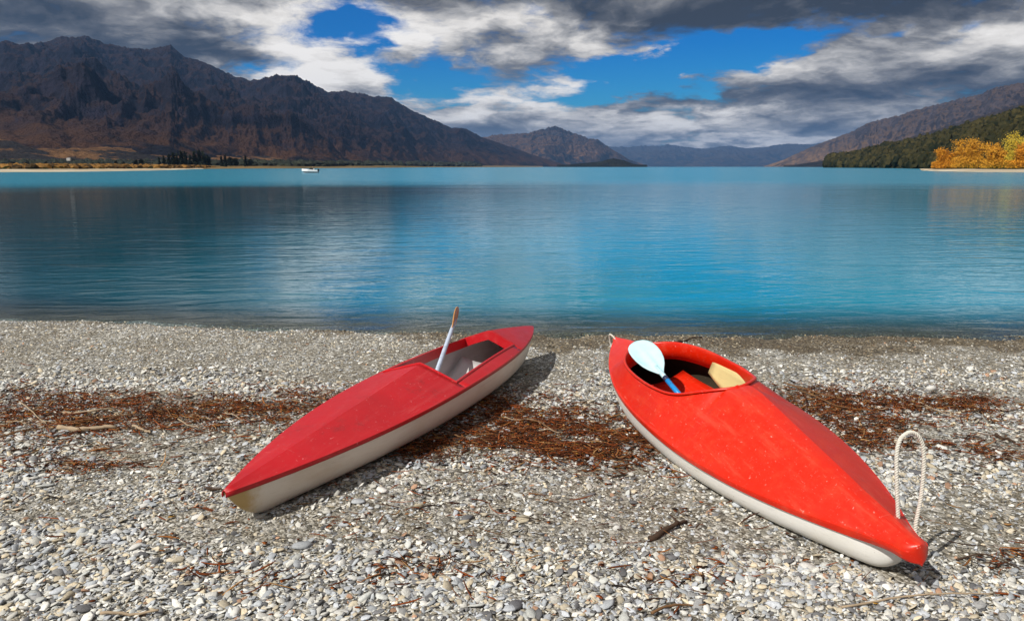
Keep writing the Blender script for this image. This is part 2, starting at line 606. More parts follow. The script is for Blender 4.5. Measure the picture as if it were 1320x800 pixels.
mt_left = mountain_mat('left_range_ground', (0.072, 0.033, 0.013), (0.0078, 0.0066, 0.0108), (0.003, 0.004, 0.0075), 0.78, -40, 200)  # cloud shade over the left range is darkened into these ground tones
mt_mid = mountain_mat('middle_range_ground', (0.15, 0.085, 0.045), (0.024, 0.022, 0.026), (0.010, 0.013, 0.018), 0.6, 100, 700)
mt_far = mountain_mat('far_range_ground', (0.06, 0.05, 0.045), (0.03, 0.03, 0.036), (0.016, 0.02, 0.028), 0.6, 200, 1100, 0.5)
mt_right = mountain_mat('right_range_ground', (0.24, 0.145, 0.075), (0.036, 0.029, 0.031), (0.012, 0.013, 0.014), 0.5, 0, 380)
mt_right2 = mountain_mat('right_foothill_ground', (0.045, 0.033, 0.026), (0.026, 0.023, 0.026), (0.010, 0.012, 0.014), 0.6, 60, 400)
mt_islet = mountain_mat('wooded_headland_ground', (0.016, 0.016, 0.008), (0.012, 0.012, 0.008), (0.006, 0.008, 0.005), 0.7, 50, 600)

LC = [(-2600, 150, 3200), (-1900, 95, 3500), (-1300, 120, 3800), (-900, 70, 4000), (-650, 95, 4150), (-420, 72, 4300), (-250, 60, 4500), (-120, 78, 4700), (0, 64, 4900), (45, 58, 5000), (80, 49, 5000), (97, 51, 5050), (110, 47, 5100), (135, 57, 5150), (160, 62, 5200), (190, 66, 5300), (220, 59, 5400), (235, 72, 5500),
      (270, 84, 5600), (300, 98, 5700), (322, 104, 5800), (345, 102, 5900), (368, 96, 6000), (385, 101, 6100), (402, 110, 6200), (425, 119, 6300), (445, 118, 6400), (465, 121, 6500), (505, 127, 6800), (528, 141, 7000),
      (560, 155, 7300), (582, 165, 7500), (596, 164, 7600), (622, 177, 7900), (660, 190, 8200), (700, 204, 8500), (735, 214, 8800)]
LB = np.interp([c[0] for c in LC], [-420, 0, 200, 420, 600, 735], [1250, 1350, 1500, 2300, 5200, 8600])
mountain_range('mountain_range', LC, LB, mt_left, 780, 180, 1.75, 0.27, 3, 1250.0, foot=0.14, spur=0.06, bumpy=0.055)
mt_foot = mountain_mat('left_foothill_ground', (0.15, 0.078, 0.032), (0.05, 0.032, 0.024), (0.008, 0.011, 0.014), 0.62, 60, 420, 2.2)
FH = [(-2400, 120, 1500), (-1200, 150, 2000), (-420, 150, 2300), (-200, 168, 2200), (-60, 160, 2200), (0, 165, 2200), (50, 173, 2200), (110, 172, 2250), (170, 181, 2300), (230, 187, 2350), (280, 193, 2450), (340, 199, 2600), (400, 205, 2800), (470, 210, 3100), (520, 214, 3400)]
mountain_range('foothill', FH, np.interp([c[0] for c in FH], [-2400, -420, 0, 200, 420, 520], [700, 1150, 1200, 1350, 2100, 3100]), mt_foot, 300, 80, 1.1, 0.22, 71, 420.0, foot=0.3, spur=0.03, bumpy=0.02)
MC = [(560, 190, 11500), (600, 182, 11500), (630, 175, 11600), (650, 173, 11700), (680, 172, 11800), (700, 166, 11900), (716, 163, 12000), (735, 170, 12100), (752, 176, 12200), (770, 180, 12300), (790, 193, 12500), (812, 206, 12700), (835, 214, 12900)]
mountain_range('mountain_range', MC, np.interp([c[0] for c in MC], [560, 700, 835], [9300, 10300, 12600]), mt_mid, 260, 110, 1.3, 0.2, 13, 1300.0, spur=0.08, bumpy=0.10)
FC = [(700, 190, 27000), (760, 188, 27000), (800, 190, 27500), (830, 189, 28000), (868, 187, 28500), (885, 190, 28600), (905, 192, 28000), (940, 188, 27500), (960, 191, 27000), (985, 190, 26500), (1010, 187, 26000), (1045, 186, 26000), (1100, 180, 26000), (1160, 182, 26000)]
mountain_range('mountain_range', FC, [21000] * len(FC), mt_far, 300, 80, 1.2, 0.24, 23, 2400.0, spur=0.14, bumpy=0.09)
RC = [(985, 214.5, 11500), (1010, 206, 11000), (1040, 192, 10300), (1070, 180, 9600), (1100, 169, 9000), (1120, 158, 8600), (1140, 153, 8200), (1165, 147, 7800), (1190, 139, 7400), (1215, 133, 7000), (1240, 127, 6700), (1262, 123, 6500), (1278, 115, 6300),
      (1300, 111, 6100), (1320, 106, 5900), (1370, 92, 5500), (1450, 78, 5100), (1600, 50, 4700), (1800, 40, 4500), (2400, 30, 3800), (3000, 60, 3200)]
mountain_range('mountain_range', RC, np.interp([c[0] for c in RC], [985, 1040, 1100, 1320, 1800, 3000], [11000, 8200, 6200, 3900, 3000, 2200]), mt_right, 420, 140, 1.15, 0.13, 33, 1100.0, spur=0.10, bumpy=0.06)
R2 = [(1010, 214.5, 5600), (1060, 207, 5200), (1100, 197, 4800), (1150, 184, 4300), (1200, 169, 3900), (1250, 154, 3500), (1300, 139, 3200), (1340, 126, 3000), (1420, 108, 2800), (1600, 90, 2600), (2600, 60, 2200)]
mountain_range('foothill', R2, np.interp([c[0] for c in R2], [1010, 1100, 1320, 1600, 2600], [5300, 4000, 2300, 1900, 1500]), mt_right2, 260, 80, 1.1, 0.1, 43, 700.0, spur=0.08)
IC = [(a_, b_, 5200) for a_, b_ in ((718, 214.8), (738, 211.5), (758, 209.8), (774, 208), (790, 204), (803, 206.5), (816, 211), (834, 214.8))]
mountain_range('wooded_headland', IC, [4950] * len(IC), mt_islet, 140, 40, 0.8, 0.12, 53, 300.0)


# ------------------------------------------------------------------ far shores
def shore_strip(name, outline_front, outline_back, top, mat, n=90, m_=14, seed=1, lump=0.3):
    """a low bank of land: front edge under the lake, back edge raised by `top` metres"""
    k = np.linspace(0, 1, n)
    kf = np.linspace(0, 1, len(outline_front))
    f = np.stack([np.interp(k, kf, [q[i] for q in outline_front]) for i in (0, 1)], 1)
    g = np.stack([np.interp(k, np.linspace(0, 1, len(outline_back)), [q[i] for q in outline_back]) for i in (0, 1)], 1)
    v = np.linspace(0, 1, m_)
    XY = f[:, None] + (g - f)[:, None] * v[None, :, None]
    Z = -0.6 + (top + 0.6) * v[None] ** 0.8 + lump * v[None] * fbm(XY[..., 0] / 25, XY[..., 1] / 25, 4, seed)
    o = mesh_np(name, np.concatenate([XY, (Z + ZW)[..., None]], -1).reshape(-1, 3), grid_faces(n, m_), mat)
    return tag(o, kind='structure')


def wpt(px, Y):
    """ground-plane x,y on the bearing of a photo column at depth Y"""
    return ((px - 660) / FPX * (Y * CP + 0.3), Y)


m_sand, nt, b = new_mat('pale_shore_sand')
p = nt.pos()
col = nt.mix(nt.rng(nt.noise(nt.v('MULTIPLY', p, (0.02, 0.12, 1)), 1, 5), 0.35, 0.65), (0.30, 0.24, 0.16), (0.52, 0.46, 0.36))
setp(nt, b, col=col, rough=0.95, spec=0.1, normal=nt.bump(nt.noise(p, 0.8, 4), 0.5, 0.3))
m_grassland, nt, b = new_mat('dry_grass_flat')
p = nt.pos()
col = nt.ramp(nt.noise(nt.v('MULTIPLY', p, (0.01, 0.006, 1)), 1, 6, 0.6), [(0.3, (0.03, 0.032, 0.02)), (0.48, (0.12, 0.085, 0.035)), (0.62, (0.2, 0.13, 0.055)), (0.8, (0.09, 0.08, 0.03))])
setp(nt, b, col=col, rough=0.95, spec=0.1)
shore_strip('far_sand_spit', [wpt(-1400, 150), wpt(-420, 178), wpt(-60, 185), wpt(60, 205), wpt(140, 240), wpt(210, 330), wpt(250, 500), wpt(285, 700)],
            [wpt(-1400, 260), wpt(-420, 300), wpt(-60, 310), wpt(60, 330), wpt(140, 380), wpt(210, 470), wpt(245, 600), wpt(290, 760)], 0.75, m_sand, seed=3)
shore_strip('far_flat', [wpt(-1400, 255), wpt(-420, 295), wpt(-60, 300), wpt(60, 320), wpt(140, 370), wpt(210, 460), wpt(300, 640), wpt(420, 900), wpt(560, 2200), wpt(700, 6000)],
            [wpt(-1400, 1300), wpt(-420, 1500), wpt(-60, 1600), wpt(60, 1700), wpt(140, 1800), wpt(210, 1900), wpt(300, 2100), wpt(420, 2600), wpt(560, 5200), wpt(700, 8600)], 12.0, m_grassland, seed=5, lump=1.2)
shore_strip('right_sand_bar', [wpt(1190, 345), wpt(1212, 270), wpt(1260, 225), wpt(1320, 208), wpt(1420, 200), wpt(1700, 210), wpt(2400, 200)],
            [wpt(1185, 370), wpt(1212, 340), wpt(1260, 310), wpt(1320, 300), wpt(1420, 300), wpt(1700, 320), wpt(2400, 310)], 0.8, m_sand, seed=7)

# the wooded hill on the right
m_hill, nt, b = new_mat('wood_floor')
setp(nt, b, col=nt.mix(nt.noise(nt.pos(), 0.02, 4), (0.018, 0.022, 0.01), (0.05, 0.04, 0.018)), rough=1.0, spec=0.05)
HCR = [(1068, 214.6, 1500), (1085, 208, 1480), (1100, 203, 1450), (1130, 196, 1400), (1160, 190, 1350), (1200, 182, 1280), (1240, 170, 1200), (1280, 158, 1120), (1320, 148, 1050), (1380, 130, 950), (1500, 115, 850), (1700, 110, 800), (2400, 90, 600)]
HB = np.interp([c[0] for c in HCR], [1068, 1150, 1200, 1320, 1700, 2400], [1440, 900, 620, 360, 330, 260])
hill = mountain_range('wooded_hill', HCR, HB, m_hill, 220, 70, 0.9, 0.05, 63, 160.0, spur=0.03)
hv = np.empty(len(hill.data.vertices) * 3, np.float32)
hill.data.vertices.foreach_get('co', hv)
hv = hv.reshape(220, -1, 3)


def foliage_mat(name, dark, light, trans=0.25):
    m, nt, b = new_mat(name)
    t = nt.attr('tint')
    f = nt.sep(t)[0]
    n = nt.noise(nt.pos(), 0.35, 3)
    col = nt.mix(nt.m('MULTIPLY_ADD', nt.m('SUBTRACT', n, 0.5), 0.5, f, clamp=True), dark, light)
    setp(nt, b, col=col, rough=0.85, spec=0.15)
    return m


m_wood = foliage_mat('evergreen_wood', (0.007, 0.011, 0.004), (0.055, 0.045, 0.014))


def ico(sub=1):
    bm = bmesh.new()
    bmesh.ops.create_icosphere(bm, subdivisions=sub, radius=1.0)
    V = np.array([v.co[:] for v in bm.verts])
    F = np.array([[v.index for v in f.verts] for f in bm.faces])
    bm.free()
    return V, F


IV, IF = ico(2)
I1V, I1F = ico(1)


def clump_mesh(centers, radii, stretch, seed, tints, base=(IV, IF), rough=0.35):
    V0, F0 = base
    n = len(centers)
    r = np.random.default_rng(seed)
    disp = 1 + rough * (r.random((n, len(V0), 1)) - 0.5) * 2
    V = V0[None] * disp * radii[:, None, None] * stretch[:, None, :] + centers[:, None, :]
    F = F0[None] + (np.arange(n) * len(V0))[:, None, None]
    C = np.repeat(tints[:, None], len(V0), 1)
    C = C + 0.25 * (r.random(C.shape) - 0.5)
    return V.reshape(-1, 3), F.reshape(-1, 3), np.repeat(np.clip(C, 0, 1).reshape(-1, 1), 3, 1)


r_ = np.random.default_rng(5)
NTREE = 5200
iu = (r_.random(NTREE) ** 0.9 * 215).astype(int)
iv = (r_.random(NTREE) * 72).astype(int)
cen = hv[iu, iv] + np.stack([r_.normal(0, 2, NTREE), r_.normal(0, 4, NTREE), np.zeros(NTREE)], 1)
rad = r_.uniform(2.6, 5.2, NTREE) * np.interp(cen[:, 1], [350, 1400], [0.8, 1.25])
st = np.stack([np.ones(NTREE), np.ones(NTREE), r_.uniform(1.0, 1.7, NTREE)], 1)
cen[:, 2] += rad * 0.7
V, F, C = clump_mesh(cen, rad, st, 6, np.clip(0.42 + 0.28 * r_.normal(0, 1, NTREE) + 0.2 * fbm(cen[:, 0] / 90, cen[:, 1] / 90, 3, 8), 0, 1))
wood = mesh_np('hillside_wood', V, F, m_wood, colors=C, smooth=False)
tag(wood, 'dark green evergreen forest covering the low hill on the right shore', 'forest', kind='stuff')

# a strip of scrub along the far sand spit
m_scrub = foliage_mat('autumn_scrub', (0.035, 0.022, 0.008), (0.26, 0.13, 0.03))
pts, rr = [], []
for i in range(1300):
    q = r_.random()
    pxx = -60 + 330 * q
    Y0 = np.interp(pxx, [-60, 60, 140, 210, 250, 285], [312, 332, 382, 475, 610, 760])
    Yq = Y0 + abs(r_.normal(0, 45))
    xw, yw = wpt(pxx + r_.normal(0, 3), Yq)
    R_ = r_.uniform(0.7, 1.7)
    pts.append((xw, yw, 0.4 + R_ * 0.5 + (Yq - Y0) * 0.006))
    rr.append(R_)
pts = np.array(pts)
rr = np.array(rr)
V, F, C = clump_mesh(pts, rr, np.tile([[1.5, 1.2, 0.9]], (len(pts), 1)), 9, r_.random(len(pts)))
tag(mesh_np('scrub', V, F, m_scrub, colors=C, smooth=False), 'low rusty autumn scrub along the far sand spit', 'scrub', kind='stuff')
m_dscrub = foliage_mat('dark_far_scrub', (0.008, 0.011, 0.010), (0.030, 0.034, 0.022))
pts, rr = [], []
for i in range(2600):
    pxx = r_.uniform(-60, 620)
    Y0 = np.interp(pxx, [-60, 60, 140, 210, 300, 420, 560, 620], [700, 760, 800, 850, 900, 1150, 2600, 3600])
    Yq = Y0 * (1 + abs(r_.normal(0, 0.22)))
    xw, yw = wpt(pxx, Yq)
    R_ = r_.uniform(2.2, 5.0) * (Yq / 900) ** 0.6
    if perlin(np.array([xw / 90]), np.array([yw / 160]), 77)[0] < -0.12:
        continue
    pts.append((xw, yw, 1 + R_ * 0.5 + (Yq - Y0) * 0.012))
    rr.append(R_)
pts = np.array(pts)
rr = np.array(rr)
V, F, C = clump_mesh(pts, rr, np.tile([[1.5, 1.2, 1.0]], (len(pts), 1)), 10, r_.random(len(pts)), base=(I1V, I1F))
tag(mesh_np('far_woodland', V, F, m_dscrub, colors=C, smooth=False), 'dark bush and shelter belts at the foot of the left mountain', 'woodland', kind='stuff')


# ------------------------------------------------------------------ trees
m_bark, nt, b = new_mat('grey_brown_bark')
n = nt.noise(nt.v('MULTIPLY', nt.obj(), (6, 6, 1)), 1, 5)
setp(nt, b, col=nt.mix(n, (0.05, 0.035, 0.025), (0.14, 0.11, 0.085)), rough=0.9)
m_gold = [foliage_mat('golden_willow_leaves', (0.34, 0.14, 0.012), (0.86, 0.44, 0.045)),
          foliage_mat('yellow_willow_leaves', (0.34, 0.22, 0.016), (0.84, 0.60, 0.07)),
          foliage_mat('rust_willow_leaves', (0.30, 0.11, 0.010), (0.82, 0.36, 0.03))]


def willow(loc, hgt, spread, seed, mat, label):
    rg = np.random.default_rng(seed)
    root = empty('willow_tree', loc)
    tag(root, label, 'tree', 'golden willows on the right sand bar')
    geo = []
    tips = []
    for s in range(rg.integers(5, 8)):
        a = rg.uniform(0, 2 * math.pi)
        lean = rg.uniform(0.15, 0.75) * spread
        h_ = hgt * rg.uniform(0.6, 0.95)
        pp = []
        for q in np.linspace(0, 1, 7):
            pp.append((math.cos(a) * lean * q ** 0.8, math.sin(a) * lean * q ** 0.8, -0.5 + h_ * q ** 1.1))
        geo.append(tube(pp, list(np.linspace(0.30, 0.05, 7) * hgt / 14), 6))
        for q in (0.3, 0.45, 0.6, 0.72, 0.85, 1.0):
            p0 = np.array(pp[int(q * 6)])
            for w in range(4):
                b_ = rg.uniform(0, 2 * math.pi)
                L = hgt * rg.uniform(0.14, 0.30)
                p1 = p0 + np.array([math.cos(b_) * L * 0.8, math.sin(b_) * L * 0.8, L * rg.uniform(0.15, 0.8)])
                geo.append(tube([p0, (p0 + p1) / 2 + np.array([0, 0, L * .1]), p1], [0.07, 0.05, 0.02], 4))
                tips.append((p0, p1))
    V, F = join_geo(geo)
    mesh_np('trunk', V, F, m_bark, root)
    N = 13000
    ti = rg.integers(0, len(tips), N)
    q = rg.random(N)
    P0 = np.array([t[0] for t in tips])[ti]
    P1 = np.array([t[1] for t in tips])[ti]
    c = P0 + (P1 - P0) * q[:, None] + rg.normal(0, 0.055 * hgt, (N, 3)) * np.array([1, 1, 0.8])
    # a skirt of low twigs
    k = N // 5
    a = rg.uniform(0, 2 * math.pi, k)
    rr_ = spread * np.sqrt(rg.random(k)) * 0.95
    c[:k] = np.stack([np.cos(a) * rr_, np.sin(a) * rr_, hgt * (0.04 + 0.42 * rg.random(k) * (1 - 0.3 * rr_ / spread))], 1)
    c[:, 2] = np.maximum(c[:, 2], 0.2)
    d = rg.normal(0, 1, (N, 3)) + np.array([0, 0, 0.9])
    d /= np.linalg.norm(d, axis=1)[:, None]
    e = np.cross(d, rg.normal(0, 1, (N, 3)))
    e /= np.linalg.norm(e, axis=1)[:, None]
    ln = rg.uniform(0.3, 0.75, N)[:, None]
    wd = rg.uniform(0.08, 0.18, N)[:, None]
    V = np.stack([c - d * ln * .5, c + e * wd, c + d * ln * .5, c - e * wd], 1).reshape(-1, 3)
    F = (np.arange(N) * 4)[:, None] + np.arange(4)[None]
    t = np.clip(0.5 + 0.22 * rg.normal(0, 1, N) + 0.25 * perlin(c[:, 0] / 2, c[:, 2] / 2, seed), 0, 1)
    mesh_np('crown', V, F, mat, root, smooth=False, colors=np.repeat(t, 4)[:, None].repeat(3, 1))
    return root


WIL = [(1216, 340, 8.6, 5.4, 2, 'rusty orange round willow thicket at the tip of the sand bar'),
       (1248, 328, 13.2, 7.4, 0, 'tall orange willow beside the rusty thicket at the bar tip'),
       (1281, 316, 10.4, 5.6, 0, 'small orange willow between two taller willows on the sand bar'),
       (1302, 350, 16.5, 6.6, 1, 'tall lemon yellow willow rising behind the orange ones'),
       (1318, 308, 9.6, 6.0, 2, 'low deep orange willow in front of the lemon yellow one'),
       (1372, 330, 14.0, 7.0, 0, 'broad golden willow farther along the sand bar')]
for i, (px, Y, h_, sprd, mi, lab) in enumerate(WIL):
    xw, yw = wpt(px, Y)
    willow((xw, yw, ZW + 0.85), h_, sprd, 100 + i, m_gold[mi], lab)

m_conif = foliage_mat('dark_conifer_needles', (0.006, 0.010, 0.009), (0.022, 0.030, 0.018))


def far_tree_meshes(kind, seed):
    rg = np.random.default_rng(seed)
    N = 260
    if kind == 'conifer':
        z = rg.random(N) ** 1.3
        R = 0.24 * (1 - z) + 0.015
        zc = 0.1 + 0.9 * z
    else:
        z = rg.random(N)
        R = 0.30 * np.sqrt(np.clip(1 - (2 * z - 1) ** 2, 0.02, 1))
        zc = 0.22 + 0.75 * z
    a = rg.uniform(0, 2 * math.pi, N)
    r = R * np.sqrt(rg.random(N))
    c = np.stack([np.cos(a) * r, np.sin(a) * r, zc], 1)
    d = rg.normal(0, 1, (N, 3, 3)) * 0.085
    V = (c[:, None] + d).reshape(-1, 3)
    F = (np.arange(N) * 3)[:, None] + np.arange(3)[None]
    t = rg.random(N)
    crown = mesh_np('crown', V, F, m_conif, smooth=False, colors=np.repeat(t, 3)[:, None].repeat(3, 1), link=False)
    Vt, Ft = tube([(0, 0, -0.05), (0.005, 0, 0.4), (0, 0, 0.8)], [0.022, 0.016, 0.006], 6)
    trunk = mesh_np('trunk', Vt, Ft, m_bark, link=False)
    return crown, trunk


FT = {k: [far_tree_meshes(k, s) for s in range(4)] for k in ('conifer', 'broadleaf')}
SPOTS = [(176, 9, 'broadleaf'), (183, 11, 'broadleaf'), (206, 13, 'conifer'), (212, 15, 'conifer'), (219, 17, 'conifer'), (224, 20, 'conifer'), (229, 18, 'conifer'), (235, 22, 'conifer'),
         (240, 19, 'conifer'), (246, 17, 'conifer'), (252, 21, 'conifer'), (258, 23, 'conifer'), (263, 19, 'conifer'), (268, 16, 'broadleaf'), (286, 14, 'conifer'), (291, 16, 'conifer'), (297, 13, 'broadleaf'),
         (304, 12, 'broadleaf'), (317, 15, 'conifer'), (323, 11, 'broadleaf'), (150, 8, 'broadleaf'), (160, 7, 'broadleaf'), (120, 6, 'broadleaf'), (128, 7, 'broadleaf'), (60, 7, 'broadleaf'), (72, 6, 'broadleaf')]
for i, (px, hp, k) in enumerate(SPOTS):
    Y = np.interp(px, [60, 206, 268, 323], [560, 720, 780, 850]) + 25 * math.sin(i * 2.4)
    xw, yw = wpt(px, Y)
    root = empty('far_tree', (xw, yw, 1.5))
    s = hp / FPX * Y * 0.85
    crown, trunk = FT[k][i % 4]
    for me, nm in ((crown, 'crown'), (trunk, 'trunk')):
        o = bpy.data.objects.new(nm, me)
        COL.objects.link(o)
        o.parent = root
    root.scale = (s * (0.75 if k == 'conifer' else 1.1),) * 2 + (s,)
    root.rotation_euler = (0, 0, i * 1.3)
    if k == 'conifer':
        tag(root, ('tall dark conifer in the plantation behind the far sand spit' if hp >= 19 else 'shorter dark conifer at the edge of the far plantation'), 'tree', 'tall far conifers' if hp >= 19 else 'shorter far conifers')
    else:
        tag(root, ('dark rounded tree standing next to the far conifers' if hp > 8 else 'low dark rounded tree on the dry flat by the cottage'), 'tree', 'rounded trees by the conifers' if hp > 8 else 'low rounded trees on the flat')

# a white cottage on the flat
m_cotw, nt, b = new_mat('white_cottage_wall')
setp(nt, b, col=nt.mix(nt.noise(nt.obj(), 2, 3), (0.42, 0.42, 0.40), (0.52, 0.52, 0.50)), rough=0.8)
m_cotr, nt, b = new_mat('grey_cottage_roof')
setp(nt, b, col=nt.mix(nt.noise(nt.obj(), 3, 3), (0.35, 0.35, 0.36), (0.5, 0.5, 0.5)), rough=0.5)
m_cotd, nt, b = new_mat('dark_window_glass')
setp(nt, b, col=nt.mix(nt.noise(nt.obj(), 3, 3), (0.02, 0.02, 0.025), (0.04, 0.04, 0.05)), rough=0.15)
xw, yw = wpt(90, 640)
cot = tag(empty('cottage', (xw, yw, 7.2)), 'tiny white cottage on the flat below the left mountain', 'house')
cot.scale = (0.36, 0.36, 0.36)
V, F = box_geo(-4, 4, -2.5, 2.5, -2, 2.6)
mesh_np('wall', V, F, m_cotw, cot, smooth=False)
mesh_np('roof', [(-4.3, -2.9, 2.5), (4.3, -2.9, 2.5), (4.3, 2.9, 2.5), (-4.3, 2.9, 2.5), (-4.3, 0, 4.2), (4.3, 0, 4.2)], [[0, 1, 5, 4], [2, 3, 4, 5], [0, 4, 3], [1, 2, 5], [0, 3, 2, 1]], m_cotr, cot, smooth=False)
for x in (-2.4, 1.4):
    V, F = box_geo(x, x + 1.2, -2.54, -2.49, 0.9, 2.0)
    mesh_np('window', V, F, m_cotd, cot, smooth=False)

# ------------------------------------------------------------------ motor boat
m_bwhite, nt, b = new_mat('white_boat_gelcoat')
setp(nt, b, col=nt.mix(nt.noise(nt.obj(), 2, 3), (0.72, 0.72, 0.72), (0.8, 0.8, 0.8)), rough=0.25, spec=0.5)
m_bmar, nt, b = new_mat('maroon_boat_paint')
setp(nt, b, col=nt.mix(nt.noise(nt.obj(), 2, 3), (0.10, 0.008, 0.02), (0.15, 0.012, 0.03)), rough=0.3)
m_bdark, nt, b = new_mat('black_boat_fittings')
setp(nt, b, col=nt.mix(nt.noise(nt.obj(), 5, 3), (0.012, 0.012, 0.015), (0.03, 0.03, 0.035)), rough=0.4)
m_bglass, nt, b = new_mat('smoked_windscreen')
setp(nt, b, col=nt.mix(nt.noise(nt.obj(), 3, 2), (0.02, 0.025, 0.03), (0.05, 0.06, 0.07)), rough=0.08)
bp = at_depth(400, 222.8, 222)
boat = tag(empty('motor_boat', (bp[0], bp[1], ZW)), 'white motor boat with maroon band heading left on the lake', 'boat')
boat.rotation_euler = (0, 0, math.radians(6))
ns, secs = 17, []
T = np.linspace(0, 1, ns)                                  # bow (x=-2.4) to transom (x=2.2)
hb = 0.98 * np.minimum(1, (T * 2.6) ** 0.6)
zg_ = 1.05 - 0.35 * T
zc_ = 0.45 - 0.2 * T ** 0.5
kz = np.where(T < 0.35, -0.25 + 1.0 * (1 - T / 0.35) ** 2, -0.25)


def strip(rows):
    rows = np.array(rows)
    k, n = rows.shape[0], rows.shape[1]
    return rows.reshape(-1, 3), grid_faces(k, n)


bx = -2.4 + 4.6 * T
low = [[(x, -h_ * 0.8, c), (x, 0, k), (x, h_ * 0.8, c)] for x, h_, c, k in zip(bx, hb, zc_, kz)]
V, F = strip(low)
mesh_np('hull_bottom', V, F, m_bmar, boat)
top_ = [[(x, -h_ * 0.8, c), (x, -h_, g), (x, -h_ * 0.92, g + 0.03)] for x, h_, c, g in zip(bx, hb, zc_, zg_)]
bot_ = [[(x, h_ * 0.92, g + 0.03), (x, h_, g), (x, h_ * 0.8, c)] for x, h_, c, g in zip(bx, hb, zc_, zg_)]
V1, F1 = strip(top_)
V2, F2 = strip(bot_)
V, F = join_geo([(V1.tolist(), F1.tolist()), (V2.tolist(), F2.tolist()), ([(2.2, -.98, .7), (2.2, .98, .7), (2.2, .78, .25), (2.2, 0, -.25), (2.2, -.78, .25)], [[0, 1, 2, 3, 4]])])
mesh_np('topsides', V, F, m_bwhite, boat)
fd = [[(x, -h_ * 0.9, g + 0.02), (x, 0, g + 0.12), (x, h_ * 0.9, g + 0.02)] for x, h_, g, t in zip(bx, hb, zg_, T) if t < 0.5]
V, F = strip(fd)
mesh_np('foredeck', V, F, m_bwhite, boat)
mesh_np('windscreen', [(-0.25, -0.8, 0.95), (-0.25, 0.8, 0.95), (0.2, 0.72, 1.45), (0.2, -0.72, 1.45), (0.75, -0.85, 0.95), (0.75, 0.85, 0.95)], [[0, 1, 2, 3], [0, 3, 4], [1, 5, 2]], m_bglass, boat, smooth=False)
for y in (-0.45, 0.45):
    V, F = join_geo([box_geo(0.6, 1.05, y - .22, y + .22, 0.2, 0.75), box_geo(1.0, 1.12, y - .22, y + .22, 0.7, 1.25)])
    mesh_np('seat', V, F, m_bwhite, boat, smooth=False)
V, F = join_geo([box_geo(2.15, 2.65, -.2, .2, 0.55, 1.1), box_geo(2.3, 2.48, -.08, .08, -0.3, 0.56)])
mesh_np('outboard_motor', V, F, m_bdark, boat, smooth=False)
for s in (-1, 1):
    V, F = tube([(-1.7, s * .55, 1.1), (-1.5, s * .6, 1.4), (-0.4, s * .85, 1.3)], 0.02, 6)
    mesh_np('rail', V, F, m_bdark, boat)
# the helmsman
m_coat, nt, b = new_mat('dark_jacket')
setp(nt, b, col=nt.mix(nt.noise(nt.obj(), 9, 3), (0.012, 0.013, 0.018), (0.03, 0.03, 0.04)), rough=0.9)
m_skin, nt, b = new_mat('skin')
setp(nt, b, col=nt.mix(nt.noise(nt.obj(), 9, 3), (0.38, 0.22, 0.16), (0.45, 0.27, 0.2)), rough=0.6)


def skin_body(name, verts, edges, radii, mat, parent):
    me = bpy.data.meshes.new(name)
    me.from_pydata(verts, edges, [])
    me.materials.append(mat)
    o = bpy.data.objects.new(name, me)
    COL.objects.link(o)
    o.parent = parent
    sm = o.modifiers.new('skin', 'SKIN')
    for v, r in zip(me.skin_vertices[0].data, radii):
        v.radius = (r, r)
    me.skin_vertices[0].data[0].use_root = True
    ss = o.modifiers.new('sub', 'SUBSURF')
    ss.levels = ss.render_levels = 1
    return o


per = empty('person', (0, 0, 0))
tag(per, 'person in dark jacket sitting at the wheel of the motor boat', 'person')
per.matrix_world = Matrix.Translation((bp[0], bp[1], ZW)) @ Matrix.Rotation(math.radians(6), 4, 'Z') @ Matrix.Translation((0.85, -0.45, 0.82))
skin_body('body', [(0, 0, 0), (0.02, 0, .25), (0.0, 0, .48), (-.02, 0, .58), (-.04, 0, .70), (0, -.19, .46), (-.12, -.24, .22), (-.34, -.18, .24), (0, .19, .46), (-.12, .24, .22), (-.34, .18, .24), (-.05, -.1, 0), (-.42, -.12, .03), (-.5, -.12, -.38), (-.05, .1, 0), (-.42, .12, .03), (-.5, .12, -.38)],
          [(0, 1), (1, 2), (2, 3), (3, 4), (2, 5), (5, 6), (6, 7), (2, 8), (8, 9), (9, 10), (0, 11), (11, 12), (12, 13), (0, 14), (14, 15), (15, 16)],
          [.15, .16, .15, .06, .07, .075, .055, .04, .075, .055, .04, .1, .075, .05, .1, .075, .05], m_coat, per)
V = IV * np.array([.095, .08, .12]) + np.array([-.05, 0, .76])
mesh_np('head', V, IF, m_skin, per)
